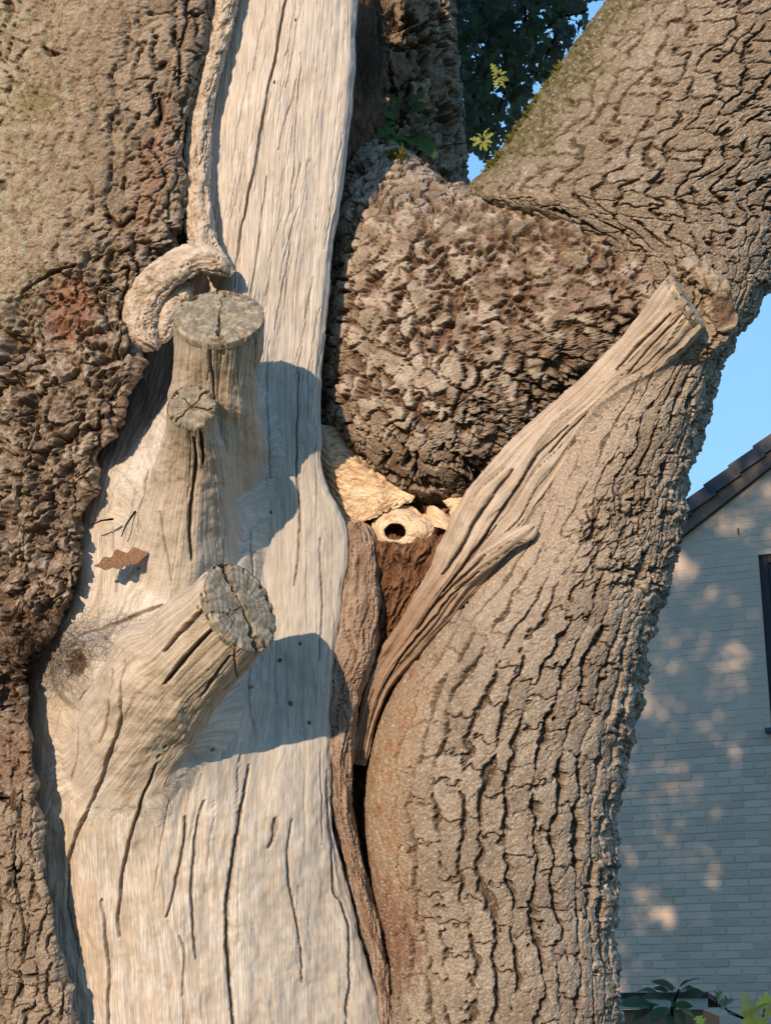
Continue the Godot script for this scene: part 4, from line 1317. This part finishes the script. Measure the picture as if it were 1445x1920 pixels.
# ------------------------------------------------------------------ hornets' nest
func paper_skin(u: float, v: float, p: Vector3, col: float, row: float) -> float:
	var w := v + 5.0 * ns.get_noise_2d(u / 26.0, v / 40.0) + 1.5 * ns.get_noise_2d(u / 9.0, v / 14.0)
	var band := ns.get_noise_2d(w / 2.6, u / 90.0 + 3.0)
	var n1 := nf.get_noise_2d(u / 24.0, v / 18.0)
	var c := mixc(Color(0.70, 0.57, 0.39), Color(0.79, 0.71, 0.555), 0.5 + band)
	c = mixc(c, Color(0.46, 0.28, 0.13), smoothstep(0.1, 0.6, ns.get_noise_2d(w / 5.0 + 40.0, u / 70.0)) * (0.6 + 0.9 * n1))
	var ply := fposmod(w / 23.0 + 0.8 * ns.get_noise_2d(u / 60.0, 8.0), 1.0)
	tint = mixc(c, Color(0.34, 0.2, 0.1), smoothstep(0.14, 0.0, ply) * smoothstep(30.0, 60.0, v) * 0.6)
	return band * 0.25 + n1 * 1.2 + (4.5 - 9.0 * ply) * smoothstep(0.0, 0.08, ply) * smoothstep(30.0, 60.0, v)

func shell(called: String, nest: Node, spec: Array):
	var rows := []
	for r in spec:
		var line := PackedVector3Array()
		for i in range(0, r.size(), 3):
			line.append(P(r[i], r[i + 1], r[i + 2]))
		rows.append(line)
	var m := carve(loft(rows, 0.0012, 0.0012), paper_skin)
	obj(called, m, M.paper, nest, nest.transform.affine_inverse() * frame)

func build_nest():
	var at := frame * P(700, 950, -60)
	var nest := thing("hornet_nest", "striped tan paper hornet nest wedged in the dark crevice of the oak fork", "hornet nest", Transform3D(Basis(), at))
	# overlapping shells of the upper envelope, each row runs down across the sheet
	shell("envelope", nest, [[584, 788, -125, 606, 796, -106, 636, 804, -108, 672, 824, -140], [586, 822, -118, 614, 834, -92, 650, 846, -90, 694, 866, -128], [592, 856, -112, 622, 868, -84, 672, 876, -80, 730, 896, -110], [604, 894, -114, 640, 904, -82, 700, 908, -74, 772, 922, -96], [620, 934, -118, 654, 944, -80, 708, 938, -60, 772, 938, -70], [632, 970, -116, 660, 980, -84, 695, 973, -60, 730, 952, -52]])
	shell("envelope", nest, [[630, 970, -120, 650, 975, -88, 672, 978, -80, 690, 972, -84], [636, 990, -116, 652, 992, -86, 668, 990, -78, 682, 982, -84]])
	shell("envelope", nest, [[822, 930, -110, 842, 930, -96, 862, 930, -92, 880, 932, -100], [832, 942, -96, 846, 942, -82, 864, 944, -78, 880, 946, -92], [842, 956, -88, 850, 958, -74, 862, 960, -72, 876, 962, -84], [848, 976, -84, 854, 978, -74, 862, 980, -74, 872, 980, -84]])
	shell("envelope", nest, [[800, 950, -100, 812, 948, -74, 826, 956, -64, 846, 972, -66], [800, 966, -88, 814, 966, -62, 830, 972, -54, 850, 986, -58], [800, 986, -80, 816, 988, -54, 832, 992, -48, 850, 1000, -54]])
	# lower envelope with the round entrance
	var rows := []
	var hole := Vector2(741, 997)
	for r in [[-0.03, -40.0], [0.0, -34.0], [0.1, -32.0], [0.3, -32.0], [0.6, -37.0], [0.85, -50.0], [1.0, -76.0]]:
		var line := PackedVector3Array()
		for k in 20:
			var a := TAU * k / 20.0
			var c := cos(a)
			var s := sin(a)
			var out := (c * c * (72.0 if c > 0 else 40.0) + s * s * (46.0 if s > 0 else 25.0)) * (1.0 + 0.07 * sin(5.0 * a + 1.0) + 0.04 * sin(9.0 * a))
			var f: float = r[0]
			line.append(P(hole.x + c * lerpf(21.0, out, f), hole.y - s * lerpf(16.0, out, f), r[1] - 14.0 * f * maxf(0.0, s)))
		rows.append(line)
	obj("entrance", carve(loft(rows, 0.0012, 0.0012, true), paper_skin), M.paper, nest, nest.transform.affine_inverse() * frame)

# ------------------------------------------------------------------ small things
func threads(n: int, start: Callable, r: float) -> ArrayMesh:
	var st := tool()
	for i in n:
		stick(st, start.call(i), r, r, 3)
	return st.commit()

func build_small_things():
	# dead leaf held on the bare wood
	var dry_leaf := mat(Color(0.33, 0.19, 0.115), 0.7)
	dry_leaf.albedo_texture = speckle(0.03, 4, 21, 0.55)
	dry_leaf.uv1_triplanar = true
	dry_leaf.uv1_scale = Vector3(0.6, 0.6, 0.6)
	var lf := leaf_mesh(0.25, 3.4, -0.4, 0.5, 40, 0.2)
	var foot := frame * P(278, 1036, 132)
	var tip := frame * P(198, 1078, 112)
	var t := leaf_at(foot, tip, frame.basis * Vector3(-0.45, 0.5, 0.8))
	var o := obj("dead_leaf", lf, dry_leaf, self, t)
	tag(o, "curled brown dead oak leaf caught on the bare wood above the lower stub", "leaf")
	for q in [[[168, 986, 96], [190, 976, 104], [213, 973, 106], "short dry leaf stalk with a knobbed end on the bare wood left of the stubs"], [[228, 1006, 100], [236, 985, 106], [254, 958, 106], "thin bent dry stalk standing on the bare wood above the dead leaf"]]:
		var ss := tool()
		stick(ss, [P(q[0][0], q[0][1], q[0][2]), P(q[1][0], q[1][1], q[1][2] + 8), P(q[2][0], q[2][1], q[2][2] + 4)], 0.0011, 0.0022)
		var so := obj("dry_stalk", ss.commit(), mat(Color(0.19, 0.11, 0.065), 0.8), self, frame)
		tag(so, q[3], "stalk")
	# brown dusty web below the trunk bark
	rng.seed = 15
	var web := threads(1300, func(i):
		var c := Vector2(72 + rng.randfn() * 66, 1205 + rng.randfn() * 46)
		if i < 160:
			c = Vector2(260 + rng.randf_range(-100, 60), 1165 + rng.randf_range(-25, 30))
		if i >= 1250:
			c = Vector2(230 + rng.randfn() * 40, 850 + rng.randfn() * 70)
		var a := rng.randf() * PI - 0.4
		var l := rng.randf_range(18, 70)
		var b := c + Vector2(cos(a), sin(a)) * l
		var m := (c + b) / 2 + Vector2(rng.randfn(), rng.randfn()) * 7.0
		var z := 122.0 + rng.randf_range(0, 24)
		return [P(c.x, c.y, z), P(m.x, m.y, z + rng.randf_range(-6, 10)), P(b.x, b.y, z + rng.randf_range(-12, 8))], 0.00017)
	o = obj("cobweb", web, M.dust_thread, self, frame)
	tag(o, "dusty brown cobweb strung over the bark beside the ringed knot", "cobweb")
	# grey web hung between the bare wood and the rear stem
	web = threads(330, func(i):
		var x := rng.randf_range(655, 735)
		var y0 := rng.randf_range(-40, 150)
		var y1 := rng.randf_range(120, 228) - absf(x - 690.0) * 0.6
		return [P(x, y0, -120), P(lerpf(x, 692, 0.3) + rng.randfn() * 4, (y0 + y1) / 2, -150), P(lerpf(x, 692, 0.35) + rng.randfn() * 14, y1, -160)], 0.00022)
	o = obj("cobweb", web, M.thread, self, frame)
	tag(o, "pale grey cobweb hanging in the fork between bare wood and rear stem", "cobweb")
	web = threads(3, func(i): return [P(739 - 4 * i, -60, -170), P(727, 120 + 4 * i, -170), P(725, 187, -170), P(719, 300 + 6 * i, -190)], 0.0005)
	o = obj("silk_thread", web, M.thread, self, frame)
	tag(o, "long single silk thread hanging in front of the shaded rear stem", "thread")
	var ball := SphereMesh.new()
	ball.radius = 0.0052
	ball.height = 0.0098
	o = obj("gall_ball", ball, mat(Color(0.55, 0.45, 0.22), 0.6), self, frame * Transform3D(Basis(), P(725, 187, -168)))
	tag(o, "small pale yellow gall hanging on the silk thread in the fork", "gall")
	# dark evergreen shrub at the foot of the picture
	var laurel := thing("laurel_shrub", "dark evergreen shrub with long pointed leaves in front of the shed", "shrub", Transform3D(Basis(), Vector3(Q(1255, 1900, 6.6).x, 0, Q(1255, 1900, 6.6).z)))
	var inv := laurel.transform.affine_inverse()
	var heart := Q(1258, 1893, 6.6)
	var st := tool()
	stick(st, [inv * Vector3(heart.x, 0.0, heart.z), inv * (heart + Vector3(0.02, -0.6, 0)), inv * heart, inv * Q(1272, 1855, 6.6)], 0.014, 0.004, 6)
	obj("stem", st.commit(), mat(Color(0.09, 0.07, 0.04)), laurel)
	var lms := [leaf_mesh(0.21, 0.0, 0.15, 0.35, 12), leaf_mesh(0.24, 0.0, 0.25, 0.2, 12), leaf_mesh(0.19, 0.0, 0.05, 0.45, 12)]
	var list := [[660, 1600, 800, 1480], [620, 1620, 415, 1545], [460, 1650, 285, 1615], [440, 1770, 150, 1715], [560, 1640, 430, 1600], [680, 1660, 865, 1640], [700, 1690, 850, 1668], [585, 1690, 620, 1800], [640, 1780, 830, 1850], [430, 1790, 255, 1890], [520, 1830, 380, 1930], [600, 1640, 540, 1590], [560, 1700, 330, 1680], [640, 1650, 760, 1590], [600, 1760, 760, 1745], [560, 1780, 430, 1850], [640, 1800, 700, 1930], [580, 1720, 480, 1660], [560, 1830, 590, 1950], [480, 1760, 300, 1780]]
	for q in list:
		var a := Q(1130 + q[0] / 4.571, 1500 + q[1] / 4.571, 6.6 + rng.randf_range(-0.02, 0.02))
		var b := Q(1130 + q[2] / 4.571, 1500 + q[3] / 4.571, 6.6 + rng.randf_range(-0.1, 0.06))
		obj("leaf", lms[rng.randi() % 3], M.laurel, laurel, inv * leaf_at(a, b, (Vector3(-0.1, 0.8, 0.6) + rand_dir() * 0.35).normalized()))
	# yellowing shrub in the corner
	var vine := thing("yellow_shrub", "yellow leaved shrub catching the sun at the foot of the house wall", "shrub", Transform3D(Basis(), Vector3(Q(1425, 1900, 6.0).x, 0, Q(1425, 1900, 6.0).z)))
	inv = vine.transform.affine_inverse()
	st = tool()
	var hv := Q(1425, 1935, 6.0)
	stick(st, [inv * Vector3(hv.x, 0, hv.z), inv * hv, inv * Q(1405, 1915, 6.0), inv * Q(1345, 1885, 6.0), inv * Q(1338, 1868, 6.0)], 0.006, 0.002)
	stick(st, [inv * Q(1405, 1915, 6.0), inv * Q(1365, 1900, 6.0), inv * Q(1352, 1870, 6.0)], 0.003, 0.0015)
	stick(st, [inv * hv, inv * Q(1432, 1890, 6.0)], 0.004, 0.002)
	obj("stem", st.commit(), mat(Color(0.3, 0.25, 0.18)), vine)
	var round_leaf := leaf_mesh(0.42, 3.0, 0.2, 0.3, 20)
	for q in [[1412, 1905, 1396, 1868, 0], [1400, 1885, 1410, 1935, 0], [1415, 1890, 1452, 1868, 0], [1430, 1900, 1468, 1885, 0], [1425, 1905, 1432, 1940, 0], [1348, 1893, 1368, 1872, 1], [1345, 1880, 1346, 1862, 1], [1305, 1905, 1318, 1922, 0], [1420, 1880, 1436, 1874, 0]]:
		var a := Q(q[0], q[1], 6.0)
		var b := Q(q[2], q[3], 5.95)
		obj("leaf", round_leaf, mat(Color(0.2, 0.22, 0.12), 0.5) if q[4] else M.vine, vine, inv * leaf_at(a, b, (Vector3(-0.4, 0.5, 0.9) + rand_dir() * 0.4).normalized()))
